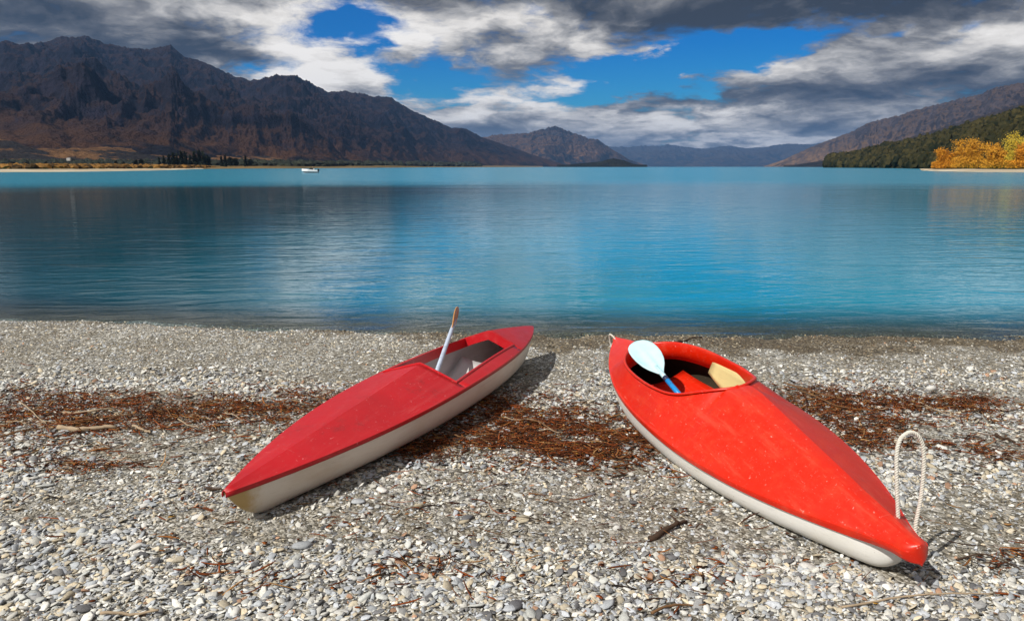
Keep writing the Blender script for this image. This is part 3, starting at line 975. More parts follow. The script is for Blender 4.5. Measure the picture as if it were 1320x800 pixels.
# ------------------------------------------------------------------ kayak materials
def paint(name, base, scuff, dirt, seed=0.0, rough=0.32):
    m, nt, b = new_mat(name)
    p = nt.v('ADD', nt.obj(), (seed, seed * 2, 0))
    fade = nt.noise(p, 1.7, 4, 0.6)
    mott = nt.noise(p, 14, 5, 0.65)
    fine = nt.noise(p, 160, 3, 0.6)
    speck = nt.noise(p, 55, 4, 0.7)
    sc1 = nt.noise(nt.v('MULTIPLY', p, (3.0, 190, 150)), 1.0, 3, 0.55, 0.5)
    sc2 = nt.noise(nt.v('MULTIPLY', p, (150, 7.0, 60)), 1.0, 3, 0.55, 0.8)
    c = nt.mix(nt.rng(fade, 0.3, 0.7), base, tuple(min(1, x * 0.82) for x in base))
    c = nt.mix(nt.m('MULTIPLY', nt.rng(mott, 0.45, 0.75), 0.22), c, scuff)
    c = nt.mix(nt.m('MULTIPLY', nt.rng(nt.noise(nt.v('MULTIPLY', p, (0.9, 22.0, 14)), 1.0, 6, 0.7), 0.50, 0.72), 0.26), c, tuple(min(1, x * 1.05 + 0.05) for x in scuff))
    scr = nt.m('ADD', nt.rng(sc1, 0.66, 0.73), nt.rng(sc2, 0.685, 0.74), clamp=True)
    c = nt.mix(nt.m('MULTIPLY', scr, 0.32), c, tuple(min(1, x * 1.2 + 0.18) for x in scuff))
    c = nt.mix(nt.m('MULTIPLY', nt.rng(speck, 0.64, 0.72), 0.6), c, tuple(min(1, x + 0.25) for x in scuff))
    c = nt.mix(nt.m('MULTIPLY', nt.rng(nt.m('ADD', nt.noise(p, 5, 5, 0.7), nt.m('MULTIPLY', fine, 0.2)), 0.68, 0.82), 0.35), c, dirt)
    r = nt.m('ADD', nt.m('MULTIPLY_ADD', mott, 0.3, rough - 0.15), nt.m('MULTIPLY', scr, 0.25), clamp=True)
    h = nt.m('ADD', nt.m('MULTIPLY', nt.noise(p, 3, 2), 3.0), nt.m('ADD', nt.m('MULTIPLY', fine, 0.08), nt.m('MULTIPLY', scr, -0.12)))
    setp(nt, b, col=c, rough=r, spec=0.45, normal=nt.bump(h, 0.5, 0.006))
    return m, nt, b


m_redL, _, _ = paint('worn_crimson_paint', (0.50, 0.004, 0.010), (0.50, 0.035, 0.035), (0.12, 0.02, 0.02), 1.0, 0.40)
m_redR, _, _ = paint('worn_orange_red_paint', (0.66, 0.016, 0.002), (0.68, 0.075, 0.02), (0.28, 0.03, 0.015), 4.0, 0.36)


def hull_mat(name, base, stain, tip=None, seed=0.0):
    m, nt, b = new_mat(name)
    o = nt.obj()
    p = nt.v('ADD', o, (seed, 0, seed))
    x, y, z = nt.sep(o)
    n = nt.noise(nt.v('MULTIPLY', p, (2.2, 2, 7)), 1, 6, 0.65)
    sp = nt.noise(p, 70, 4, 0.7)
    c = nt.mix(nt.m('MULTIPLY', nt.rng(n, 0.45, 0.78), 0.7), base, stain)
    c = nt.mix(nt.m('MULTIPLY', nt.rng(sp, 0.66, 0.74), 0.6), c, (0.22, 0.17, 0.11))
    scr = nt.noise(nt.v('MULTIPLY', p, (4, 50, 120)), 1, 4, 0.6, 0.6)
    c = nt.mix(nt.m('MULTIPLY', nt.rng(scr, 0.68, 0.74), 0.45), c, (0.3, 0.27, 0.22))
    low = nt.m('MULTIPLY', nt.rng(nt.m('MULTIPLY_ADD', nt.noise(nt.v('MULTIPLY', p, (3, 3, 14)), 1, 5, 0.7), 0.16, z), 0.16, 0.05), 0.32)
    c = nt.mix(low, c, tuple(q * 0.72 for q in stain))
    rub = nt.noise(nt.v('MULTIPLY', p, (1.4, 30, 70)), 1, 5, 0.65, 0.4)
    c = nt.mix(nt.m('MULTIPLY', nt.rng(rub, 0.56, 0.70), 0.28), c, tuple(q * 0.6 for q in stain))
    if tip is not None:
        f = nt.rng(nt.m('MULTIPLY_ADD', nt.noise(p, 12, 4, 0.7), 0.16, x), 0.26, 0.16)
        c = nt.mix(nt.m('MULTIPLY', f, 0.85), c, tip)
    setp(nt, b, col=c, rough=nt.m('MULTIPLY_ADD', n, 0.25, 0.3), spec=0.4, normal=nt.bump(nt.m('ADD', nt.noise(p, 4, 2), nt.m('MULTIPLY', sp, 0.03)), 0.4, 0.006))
    return m


m_hullL = hull_mat('stained_cream_gelcoat', (0.76, 0.71, 0.61), (0.60, 0.50, 0.37), (0.46, 0.29, 0.06), 2.0)
m_hullR = hull_mat('white_gelcoat', (0.82, 0.81, 0.77), (0.72, 0.69, 0.60), None, 7.0)
m_innerL = hull_mat('grey_white_laminate', (0.58, 0.58, 0.58), (0.40, 0.39, 0.37), None, 12.0)
m_innerR = hull_mat('yellowed_laminate', (0.66, 0.56, 0.26), (0.50, 0.40, 0.18), None, 15.0)
m_shadeR = hull_mat('shade_dark_laminate', (0.055, 0.042, 0.028), (0.03, 0.022, 0.016), None, 19.0)  # hull inside painted dark for the shade under the deck
m_strap, nt, b = new_mat('white_tape_with_marks')
setp(nt, b, col=nt.mix(nt.rng(nt.noise(nt.obj(), 30, 2), 0.55, 0.62), (0.7, 0.68, 0.64), (0.35, 0.1, 0.08)), rough=0.6)
m_rope, nt, b = new_mat('white_rope_fibre')
setp(nt, b, col=nt.mix(nt.noise(nt.obj(), 90, 4), (0.50, 0.47, 0.40), (0.78, 0.75, 0.68)), rough=0.9, normal=nt.bump(nt.noise(nt.obj(), 500, 3), 0.5, 0.001))


def kayak_root(name, x0, y0, yaw, roll, lift):
    z0 = float(beach_z(x0, y0, False))
    o = empty(name)
    o.matrix_world = (Matrix.Translation((x0, y0, z0 + lift)) @ Matrix.Rotation(-math.atan(SLOPE), 4, 'X')
                      @ Matrix.Rotation(math.pi / 2 - yaw, 4, 'Z') @ Matrix.Rotation(roll, 4, 'X'))
    return o


def superell(b_, zs, k, n, m=11):
    """half section from the sheer down to the keel"""
    th = np.linspace(0, math.pi / 2, m)
    return b_ * np.cos(th) ** (2 / n), zs - (zs - k) * np.sin(th) ** (2 / n)


def solid(o, th, off=-1.0):
    md = o.modifiers.new('thickness', 'SOLIDIFY')
    md.thickness = th
    md.offset = off
    return o


def loft_hull(name, L, tt, bf, zsf, kf, nf, mat, inner_mat, parent):
    """closed bowl of the hull, symmetrical; an inner skin of its own"""
    rows, irows = [], []
    for t in tt:
        y, z = superell(bf(t), zsf(t), min(kf(t), zsf(t) - 0.002), nf(t))
        x = np.full_like(y, t * L)
        r = np.stack([x, y, z], 1)
        rows.append(np.concatenate([r, (r[:-1] * [1, -1, 1])[::-1]]))
        bi = max(bf(t) - 0.012, 0.0)
        y2, z2 = superell(bi, zsf(t) - 0.004, min(kf(t) + 0.012, zsf(t) - 0.006), nf(t))
        r = np.stack([x, y2, z2], 1)
        irows.append(np.concatenate([r, (r[:-1] * [1, -1, 1])[::-1]]))
    V, F = strip(rows)
    h = mesh_np(name, V, F, mat, parent)
    V, F = strip(irows[2:-2])
    mesh_np('inner_skin', V, F[:, ::-1], inner_mat, h)
    return h


# ------------------------------------------------------------------ the crimson kayak
Lk, Bk = 3.8457, 0.3112
T_ = np.linspace(0, 1, 61)


def bL(t):
    return Bk * max(1 - abs(2 * t - 1) ** 2.36, 0) + 0.004


def zsL(t):
    return 0.178 * (1 - t) * (1 - 2 * t) + 4 * 0.268 * t * (1 - t) + 0.279 * t * (2 * t - 1)


def kL(t):
    k = 0.0
    if t < 0.06:
        k = 0.178 * (1 - t / 0.06) ** 1.7
    if t > 0.84:
        k = 0.26 * ((t - 0.84) / 0.16) ** 1.7
    return k


C1, C2 = 0.449, 0.738


def ridgeL(t):
    if t < C1:
        return 0.012 + 0.098 * (t / C1) ** 1.25
    if t > C2:
        return 0.118 * ((1 - t) / (1 - C2)) ** 0.9 + 0.002
    return 0.11


def deckL(t, y):
    b_ = bL(t)
    u = min(abs(y) / b_, 1)
    return zsL(t) + ridgeL(t) * (1 - u ** 1.08)


def wL(t):
    """half width of the cockpit"""
    return 0.252 - 0.052 * (t - C1) / (C2 - C1)


KL = kayak_root('kayak', -1.2144, 2.9126, 0.3681, 0.0477, -0.004)
tag(KL, 'crimson kayak with cream hull and squared cockpit, a wooden bladed paddle inside', 'kayak', 'kayaks drawn up on the beach')
tt = np.unique(np.concatenate([np.linspace(0, 0.09, 14), np.linspace(0.09, 0.85, 42), np.linspace(0.85, 1, 16)]))
loft_hull('hull', Lk, tt, bL, zsL, kL, lambda t: 1.8 + 0.8 * math.sin(math.pi * min(max(t, 0.0), 1.0)) ** 0.6, m_hullL, m_innerL, KL)


def deck_rows(ts, inner, bf, zf, zsf, L, flange=0.022, lip=0.007, m=12, side=1):
    """from the inner edge out to the sheer, then a turned-down flange"""
    rows = []
    for t in ts:
        b_ = bf(t) + lip
        y0 = inner(t)
        ys = y0 + (b_ - y0) * np.linspace(0, 1, m)
        r = [(t * L, side * y, zf(t, y * bf(t) / b_)) for y in ys]
        r.append((t * L, side * (b_ + 0.001), zsf(t) - flange * 0.45))
        r.append((t * L, side * b_, zsf(t) - flange))
        rows.append(r)
    return rows


parts = []
for seg in (np.linspace(0.0, C1, 34), np.linspace(C1, C2, 16), np.linspace(C2, 1.0, 24)):
    inn = (lambda t: wL(t)) if seg[0] == C1 else (lambda t: 0.0)
    for s in (1, -1):
        V, F = strip(deck_rows(seg, inn, bL, deckL, zsL, Lk, side=s))
        parts.append((V.tolist(), (F if s < 0 else F[:, ::-1]).tolist()))
V, F = join_geo(parts)
dk = mesh_np('deck', V, F, m_redL, KL, smooth=False)
bm = bmesh.new()
bm.from_mesh(dk.data)
bmesh.ops.remove_doubles(bm, verts=bm.verts, dist=0.0006)
bmesh.ops.recalc_face_normals(bm, faces=bm.faces)
bm.to_mesh(dk.data)
bm.free()
for pl in dk.data.polygons:
    pl.use_smooth = True
dk.data.set_sharp_from_angle(angle=math.radians(16))
solid(dk, 0.004)
# the coaming: a raised lip round the cockpit with an inner wall
prof = [(0.009, -0.003), (0.009, 0.004), (0.004, 0.008), (-0.004, 0.007), (-0.006, -0.062)]     # (outward, up)
loop = []
for q in np.linspace(0, 1, 9)[:-1]:
    y = -wL(C1) + 2 * wL(C1) * q
    loop.append((C1, y, (-1, 0)))
for q in np.linspace(0, 1, 15)[:-1]:
    t = C1 + (C2 - C1) * q
    loop.append((t, wL(t), (0, 1)))
for q in np.linspace(0, 1, 9)[:-1]:
    loop.append((C2, wL(C2) * (1 - 2 * q), (1, 0)))
for q in np.linspace(0, 1, 15)[:-1]:
    t = C2 + (C1 - C2) * q
    loop.append((t, -wL(t), (0, -1)))
nl = len(loop)
CV, CF = [], []
for i, (t, y, o_) in enumerate(loop):
    ox, oy = o_
    if i in (0, 8, 22, 30):
        pv = loop[i - 1][2]
        ox, oy = ox + pv[0], oy + pv[1]
    z = deckL(t, y)
    for (a, u) in prof:
        CV.append((t * Lk + ox * a, y + oy * a, z + u + (0 if abs(ox) < .5 else 0.002)))
k = len(prof)
for i in range(nl):
    j = (i + 1) % nl
    for q in range(k - 1):
        CF.append([i * k + q, j * k + q, j * k + q + 1, i * k + q + 1])
cm = mesh_np('coaming', CV, CF, m_redL, KL, smooth=False)
solid(cm, 0.003, 0)
# moulded seat
rows = []
for q in np.linspace(0, 1, 9):
    x = (0.575 + 0.15 * q) * Lk
    z = 0.055 + 0.10 * max(0, (q - 0.55) / 0.45) ** 1.6
    rows.append([(x, y, z + 0.9 * y * y) for y in np.linspace(-0.2, 0.2, 11)])
V, F = strip(rows)
solid(mesh_np('seat', V, F, m_innerL, KL), 0.008)
# ------------------------------------------------------------------ the orange-red kayak
LR, BR = 3.19, 0.385
K0, K1 = 0.395, 0.805


def bR(t):
    a = 2 * t ** 1.02 - 1
    b_ = BR * max(1 - abs(a) ** 2.25, 0)
    x = t * LR
    r = 0.048
    nose = math.sqrt(max(r * r - (r - min(x, r)) ** 2, 0))
    x2 = (1 - t) * LR
    tail = math.sqrt(max(0.02 ** 2 - (0.02 - min(x2, 0.02)) ** 2, 0))
    return (b_ ** 4 + (nose if x < 0.4 else 0) ** 4 * (1 if x < 0.12 else max(0, 1 - (x - 0.12) / 0.28)) + (tail if x2 < .1 else 0) ** 4) ** 0.25 + 0.0015


def zsR(t):
    return 0.158 * (1 - t) * (1 - 2 * t) + 4 * 0.228 * t * (1 - t) + 0.345 * t * (2 * t - 1)


def kR(t):
    k = 0.0
    if t < 0.16:
        k = 0.10 * max(0, (1 - t / 0.16)) ** 2.2
    if t > 0.80:
        k = 0.30 * ((t - 0.80) / 0.20) ** 1.8
    return k


def eR(t):
    """half width of the cockpit opening"""
    if t <= K0 or t >= K1:
        return 0.0
    q = (t - K0) / (K1 - K0)
    return 0.275 * (1 - abs(2 * q ** 1.05 - 1) ** 2.6) ** 0.56


def rhR(t):
    return sum(rhR0(t + d) for d in (-0.03, -0.015, 0.0, 0.015, 0.03)) / 5


def rhR0(t):
    return float(np.interp(t, [0, 0.03, 0.12, 0.25, K0 - 0.02, K0 + 0.02, 0.48, 0.60, 0.72, 0.80, K1, 0.92, 1.0],
                           [0.004, 0.040, 0.094, 0.165, 0.245, 0.225, 0.150, 0.128, 0.125, 0.125, 0.115, 0.06, 0.004]))


def ucR(t):
    c = float(np.interp(t, [0, 0.1, K0, K0 + 0.06, K1, 1], [0.30, 0.16, 0.165, 0.10, 0.03, 0.05]))
    return max(c, min(0.86, eR(t) / max(bR(t), 1e-4)))


def deckR(t, y):
    u = min(abs(y) / max(bR(t), 1e-4), 1)
    uc = ucR(t)
    f = 1.0 + 0.02 * (1 - (u / uc) ** 2) * (1 if eR(t) == 0 else 0) if u < uc else (1 - u) / (1 - uc)
    if u >= uc:
        f = f ** 0.96
    w = max(0.0, 1 - t / 0.07)
    f = f * (1 - w) + math.sqrt(max(0.0, 1 - u * u)) * w
    return zsR(t) + (rhR(t) + 0.012 * w) * f


KR = kayak_root('kayak', 1.4661, 2.4102, -0.1952, -0.171, 0.012)
tag(KR, 'orange red kayak with white hull, oval cockpit and rope loop at its bow', 'kayak', 'kayaks drawn up on the beach')
xfoot = 0.034
tt = np.unique(np.concatenate([xfoot + np.linspace(0, 1, 18) ** 1.6 * 0.14, np.linspace(0.18, 0.86, 38), np.linspace(0.86, 1, 14)]))


def bRh(t):
    q = (t - xfoot) / 0.05
    return bR(t) * 0.985 * (1 if q > 1 else max(0.0, 1 - (1 - q) ** 2) ** 0.5) + 0.0005


def zsRh(t):
    return zsR(t) - 0.018


def kRh(t):
    q = (t - xfoot) / 0.035
    k = kR(t) if t > 0.5 else 0.0
    if q < 1:
        k = k + (zsRh(t) - 0.01 - k) * (1 - math.sqrt(max(0.0, 1 - (1 - max(q, 0)) ** 2)))
    return k


loft_hull('hull', LR, tt, bRh, zsRh, kRh, lambda t: 2.7 + 0.6 * math.sin(math.pi * min(max(t, 0.0), 1.0)) ** 0.6, m_hullR, m_innerR, KR)
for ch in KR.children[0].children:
    ch.data.materials[0] = m_shadeR
ts = np.unique(np.concatenate([np.linspace(0, 1, 14) ** 2 * 0.05, np.linspace(0.05, K0, 36), K0 + (1 - np.cos(np.linspace(0, math.pi, 44))) / 2 * (K1 - K0), np.linspace(K1, 0.985, 14), 1 - np.linspace(1, 0, 8) ** 2 * 0.015]))
parts = []
for s in (1, -1):
    rows = []
    for t in ts:
        b_ = bR(t) + 0.006 * min(1.0, t / 0.012) - 0.0015 * max(0.0, 1 - t / 0.003)
        y0 = eR(t)
        uc = ucR(t)
        yc = uc * bR(t)
        if y0 > 0:
            ys = y0 + (b_ - y0) * np.linspace(0, 1, 15)
        else:
            ys = np.concatenate([np.linspace(0, yc, 5), yc + (b_ - yc) * np.linspace(0, 1, 11)[1:]])
        r = [(t * LR, s * y, deckR(t, min(y, bR(t)))) for y in ys]
        fl = 0.026 + 0.018 * math.exp(-t * 25)
        if t < 0.07:
            un = max(0.0, 1 - t / 0.07)
        else:
            un = 0.0
        z0 = zsR(t)
        r.append((t * LR, s * (b_ + 0.0015 * min(1, t / 0.01)), z0 - fl * 0.35))
        r.append((t * LR, s * b_ * (1 - 0.06 * un), z0 - fl * 0.75))
        r.append((t * LR, s * b_ * (1 - 0.22 * un), z0 - fl))
        r.append((t * LR, s * b_ * (1 - 1.0 * un) if un > 0 else s * (b_ - 0.004), z0 - fl - 0.014 * un))
        rows.append(r)
    V, F = strip(rows)
    parts.append((V.tolist(), (F if s < 0 else F[:, ::-1]).tolist()))
V, F = join_geo(parts)
dk = mesh_np('deck', V, F, m_redR, KR, smooth=True)
bm = bmesh.new()
bm.from_mesh(dk.data)
bmesh.ops.remove_doubles(bm, verts=bm.verts, dist=0.0006)
bmesh.ops.recalc_face_normals(bm, faces=bm.faces)
bm.to_mesh(dk.data)
bm.free()
dk.data.set_sharp_from_angle(angle=math.radians(15))
# coaming wall: from the rim down into the boat, with a rolled edge
th = np.concatenate([K0 + (1 - np.cos(np.linspace(0, math.pi, 44))) / 2 * (K1 - K0)])
path = [(t, eR(t)) for t in th] + [(t, -eR(t)) for t in th[::-1][1:-1]]
CV, CF = [], []
n = len(path)
for i, (t, y) in enumerate(path):
    a, b_ = path[i - 1], path[(i + 1) % n]
    tx, ty = (b_[0] - a[0]) * LR, b_[1] - a[1]
    l_ = math.hypot(tx, ty) + 1e-9
    ox, oy = -ty / l_, tx / l_                      # outward
    z = deckR(t, y)
    for (o_, u) in [(0.010, -0.001), (0.009, 0.007), (0.000, 0.009), (-0.006, 0.002), (-0.004, -0.05), (-0.002, -0.11)]:
        CV.append((t * LR + ox * o_, y + oy * o_, z + u))
for i in range(n):
    j = (i + 1) % n
    for q in range(5):
        CF.append([i * 6 + q, j * 6 + q, j * 6 + q + 1, i * 6 + q + 1])
solid(mesh_np('coaming', CV, CF, m_redR, KR), 0.003, 0)
# red seat pan and back, yellowed bracket, white tape
rows = []
for q in np.linspace(0, 1, 12):
    x = (0.56 + 0.22 * q) * LR
    z = 0.135 + 0.015 * max(0, (q - 0.6) / 0.4) ** 1.5
    rows.append([(x, y, z + 1.1 * y * y) for y in np.linspace(-0.22, 0.22, 13)])
V, F = strip(rows)
solid(mesh_np('seat', V, F, m_redR, KR), 0.008)
for s in (1, -1):
    rows = []
    for q in np.linspace(0, 1, 10):
        x = (0.47 + 0.19 * q) * LR
        zb_ = 0.15 + 0.12 * q ** 2
        rows.append([(x, s * (0.20 + 0.07 * w + 0.03 * q * (1 - w)), zb_ + (0.335 - zb_) * w) for w in np.linspace(0, 1, 6)])
    V, F = strip(rows)
    solid(mesh_np('seat_side', V, F, m_innerR, KR), 0.008, 0)
V, F = box_geo(0.566 * LR, 0.566 * LR + 0.035, -0.13, 0.07, 0.232, 0.240)
mesh_np('cross_tape', V, F, m_strap, KR, smooth=False)


def kr_world(P):
    return np.array(KR.matrix_world @ Vector(P))


def ko_local(root, P):
    return np.array(root.matrix_world.inverted() @ Vector([float(q) for q in P]))


# ------------------------------------------------------------------ rope loops (fastened to the kayak)
def rope(name, pts, r, parent, pitch=0.03, sides=7):
    pts = [Vector([float(q) for q in p]) for p in pts]
    dense, acc = [], 0.0
    fine_pts = []
    n = len(pts)
    for i in range(n - 1):
        p0, p1, p2, p3 = pts[max(i - 1, 0)], pts[i], pts[i + 1], pts[min(i + 2, n - 1)]
        for q in np.linspace(0, 1, 24, endpoint=False):
            fine_pts.append(0.5 * ((2 * p1) + (p2 - p0) * q + (2 * p0 - 5 * p1 + 4 * p2 - p3) * q ** 2 + (3 * p1 - p0 - 3 * p2 + p3) * q ** 3))
    fine_pts.append(pts[-1])
    geo = [[], [], []]
    up = None
    s = 0.0
    for i, p in enumerate(fine_pts):
        t = (fine_pts[min(i + 1, len(fine_pts) - 1)] - fine_pts[max(i - 1, 0)]).normalized()
        if up is None:
            up = t.orthogonal().normalized()
        up = (up - t * up.dot(t)).normalized()
        w = t.cross(up)
        if i:
            s += (p - fine_pts[i - 1]).length
        for k in range(3):
            a = 2 * math.pi * (s / pitch + k / 3)
            geo[k].append(p + (up * math.cos(a) + w * math.sin(a)) * r * 0.5)
    V, F = join_geo([tube(g, r * 0.56, sides) for g in geo])
    return mesh_np(name, V, F, m_rope, parent)


dB = 2.70
LP = [(1159, 699), (1158.5, 694), (1157.5, 660), (1156, 620), (1156, 585), (1160, 567), (1168, 559), (1175, 557), (1183, 561), (1189, 572), (1191, 590), (1190, 615), (1186.5, 645), (1181, 672), (1179.5, 688), (1179.5, 692)]
ropeP = []
for i, (a, c) in enumerate(LP):
    q = i / (len(LP) - 1)
    ropeP.append(ko_local(KR, at_depth(a, c, 2.575 + 0.03 * q + 0.03 * math.sin(math.pi * q))))
rope('rope_loop', ropeP, 0.0078, KR)
st_ = [(0.985 * LR, 0.012, zsR(0.985) - 0.005), (0.995 * LR, 0.03, zsR(1) + 0.03), (1.01 * LR, 0.035, zsR(1) + 0.022), (1.015 * LR, 0.03, zsR(1) - 0.06), (0.99 * LR, 0.022, zsR(1) - 0.11)]
rope('stern_cord', st_, 0.006, KR)

# ------------------------------------------------------------------ paddles
m_blade, nt, b = new_mat('pale_blue_plastic_blade')
setp(nt, b, col=nt.mix(nt.rng(nt.noise(nt.obj(), 9, 5), 0.4, 0.75), (0.50, 0.76, 0.82), (0.42, 0.64, 0.70)), rough=nt.m('MULTIPLY_ADD', nt.noise(nt.obj(), 25, 3), 0.2, 0.25), spec=0.4)
m_shblue, nt, b = new_mat('bright_blue_shaft_sleeve')
setp(nt, b, col=nt.mix(nt.rng(nt.noise(nt.obj(), 40, 4), 0.6, 0.66), (0.01, 0.24, 0.62), (0.01, 0.03, 0.1)), rough=0.35)
m_shnavy, nt, b = new_mat('navy_grip')
setp(nt, b, col=nt.mix(nt.noise(nt.obj(), 40, 3), (0.008, 0.012, 0.04), (0.02, 0.03, 0.08)), rough=0.55)
m_shgrey, nt, b = new_mat('pale_blue_grey_shaft')
setp(nt, b, col=nt.mix(nt.rng(nt.noise(nt.obj(), 12, 5), 0.45, 0.7), (0.46, 0.53, 0.66), (0.34, 0.40, 0.50)), rough=0.4)
m_wood_bl, nt, b = new_mat('varnished_wood_blade')
setp(nt, b, col=nt.mix(nt.noise(nt.v('MULTIPLY', nt.obj(), (60, 60, 4)), 1, 5), (0.42, 0.17, 0.04), (0.62, 0.32, 0.10)), rough=0.35)


def paddle_frame(root, tip, toward, normal):
    """local z runs from the blade tip towards the grip, local y is the blade normal"""
    z = Vector(toward).normalized()
    y = (Vector(normal) - z * Vector(normal).dot(z)).normalized()
    x = y.cross(z)
    root.matrix_world = Matrix(((x[0], y[0], z[0], tip[0]), (x[1], y[1], z[1], tip[1]), (x[2], y[2], z[2], tip[2]), (0, 0, 0, 1)))


def blade_mesh(length, width, mat, parent, rib=0.012, spoon=0.02, asym=0.0):
    rows = []
    for side in (1,):
        for q in np.linspace(0, 1, 22):
            w = width / 2 * float(np.interp(q, [0, .02, .06, .13, .25, .4, .55, .7, .82, .92, 1], [.12, .36, .60, .80, .95, 1, .97, .84, .62, .34, .16]))
            z = q * length
            r = []
            for u in np.linspace(-1, 1, 15):
                ribh = rib * math.exp(-(u * w / 0.016) ** 2) * min(1, q * 1.6)
                r.append((u * w * (1 + asym * u * (1 - q)), spoon * (u * u) * math.sin(math.pi * q) + ribh, z))
            rows.append(r)
    V, F = strip(rows)
    o = mesh_np('blade', V, F, mat, parent)
    solid(o, 0.007, 0)
    return o


# paddle in the orange-red kayak: blade on the after deck, shaft running down into the cockpit
def depth_at_local_z(root, px, py, zl, lo, hi):
    return min((at_depth(px, py, Y) for Y in np.linspace(lo, hi, 400)), key=lambda P: abs(ko_local(root, P)[2] - zl))


pm = depth_at_local_z(KR, 836.5, 462, 0.415, 4.2, 5.6)
pe = depth_at_local_z(KR, 880, 514, 0.255, 3.6, 5.2)
dv = (pe - pm) / np.linalg.norm(pe - pm)
s_t = min(np.linspace(0, 0.9, 500), key=lambda q: abs(project(pm - dv * q)[1] - 440.5))
pt_tip = pm - dv * s_t
s_b = min(np.linspace(0, 0.9, 500), key=lambda q: abs(project(pm + dv * q)[1] - 482)) + s_t
pt_end = pe + dv * 0.42
pd = Vector(pt_end - pt_tip)
P1 = tag(empty('paddle'), 'paddle with pale blue blade and blue shaft lying in the orange red kayak', 'paddle')
bl = max(0.3, min(0.55, s_b))
paddle_frame(P1, pt_tip, pd, (-0.10, -0.9, 0.75))
blade_mesh(bl, 0.178, m_blade, P1)
V, F = tube([(0, 0.004, bl - .08), (0, 0.004, bl), (0, 0.004, bl + .06)], [0.013, 0.0155, 0.0155], 12)
mesh_np('neck', V, F, m_blade, P1)
segs = [(bl + .04, bl + .075, m_shnavy, 0.0165), (bl + .075, bl + .28, m_shblue, 0.0158), (bl + .28, pd.length, m_shnavy, 0.0165)]
for a, c, mt, r in segs:
    V, F = tube([(0, 0.004, a), (0, 0.004, c)], r, 14)
    mesh_np('shaft_sleeve', V, F, mt, P1)

# paddle in the crimson kayak: shaft leaning over the coaming, wooden blade seen on edge
KLm = KL.matrix_world
best = None
for t in np.linspace(C1, C2, 200):
    Pw = np.array(KLm @ Vector((t * Lk, wL(t) - 0.012, deckL(t, wL(t)) + 0.032)))
    a, c = project(Pw)
    e_ = abs(a - (563 + (480 - c) * 10 / 28))
    if best is None or e_ < best[0]:
        best = (e_, Pw, (a, c))
Cw = best[1]
rA = ray(563.5, 479)
tA = None
for Yd in np.linspace(4.2, 5.2, 60):
    Pq = at_depth(563.5, 479, Yd)
    q = ko_local(KL, Pq)
    if q[0] > C1 * Lk + 0.06 and q[2] < 0.24:
        tA = Pq
        break
if tA is None:
    tA = at_depth(563.5, 479, 4.6)
dirv = Vector(Cw - tA).normalized()
s_best = min(np.linspace(0.1, 2.5, 600), key=lambda s: abs(project(tA + np.array(dirv) * s)[1] - 402))
tipL = tA + np.array(dirv) * s_best
low = tA - np.array(dirv) * 0.16
P2_ = tag(empty('paddle'), 'paddle with pale grey shaft and brown wooden blade leaning out of the crimson kayak', 'paddle')
viewd = Vector(tipL - np.array([0, 0, HC])).normalized()
sidev = Vector(dirv).cross(viewd)
paddle_frame(P2_, tipL, Vector(low - tipL), (sidev + viewd * 0.22))
plen = float(np.linalg.norm(low - tipL))
blade_mesh(0.36 * min(1, plen), 0.17, m_wood_bl, P2_, rib=0.010, spoon=0.012)
V, F = tube([(0, 0.003, 0.16), (0, 0.003, plen * 0.3), (0, 0.003, plen)], [0.010, 0.0155, 0.0155], 14)
mesh_np('shaft', V, F, m_shgrey, P2_)

# ------------------------------------------------------------------ shingle: thousands of small stones as one mass
PALETTE = np.array([(0.50, 0.49, 0.45), (0.62, 0.61, 0.57), (0.34, 0.36, 0.38), (0.40, 0.42, 0.45), (0.44, 0.39, 0.30), (0.25, 0.25, 0.25), (0.12, 0.12, 0.125), (0.52, 0.45, 0.33), (0.33, 0.20, 0.13), (0.46, 0.47, 0.45)])
PWEIGHT = np.array([0.18, 0.14, 0.13, 0.12, 0.10, 0.09, 0.11, 0.06, 0.025, 0.05])


def stone_template(n, seed, full=True, flat=1.0):
    """flat pebble, unit length 1 along x; returns verts, tris"""
    rg = np.random.default_rng(seed)
    a = np.linspace(0, 2 * math.pi, n, endpoint=False) + rg.uniform(-0.25, 0.25, n) * (2 * math.pi / n)
    r = 0.5 * (1 + rg.uniform(-0.28, 0.16, n))
    asp = rg.uniform(0.40, 0.78)
    x, y = np.cos(a) * r, np.sin(a) * r * asp
    th = rg.uniform(0.08, 0.22) * flat
    top_sk = rg.uniform(-0.06, 0.06, 2)
    rings = [(1.0, 0.0), (rg.uniform(0.72, 0.86), 0.5 * th)]
    if full:
        rings = [(rg.uniform(0.6, 0.8), -0.45 * th)] + rings
    V = []
    for s, z in rings:
        V += [(x[i] * s + (top_sk[0] if z > 0 else 0), y[i] * s + (top_sk[1] if z > 0 else 0), z + rg.uniform(-0.1, 0.1) * th) for i in range(n)]
    V.append((top_sk[0], top_sk[1], 0.5 * th + rg.uniform(0.02, 0.16) * th))
    F = []
    for q in range(len(rings) - 1):
        for i in range(n):
            a0, b0 = q * n + i, q * n + (i + 1) % n
            F += [[a0, b0, b0 + n], [a0, b0 + n, a0 + n]]
    b0 = (len(rings) - 1) * n
    for i in range(n):
        F.append([b0 + i, b0 + (i + 1) % n, len(V) - 1])
    return np.array(V), np.array(F)


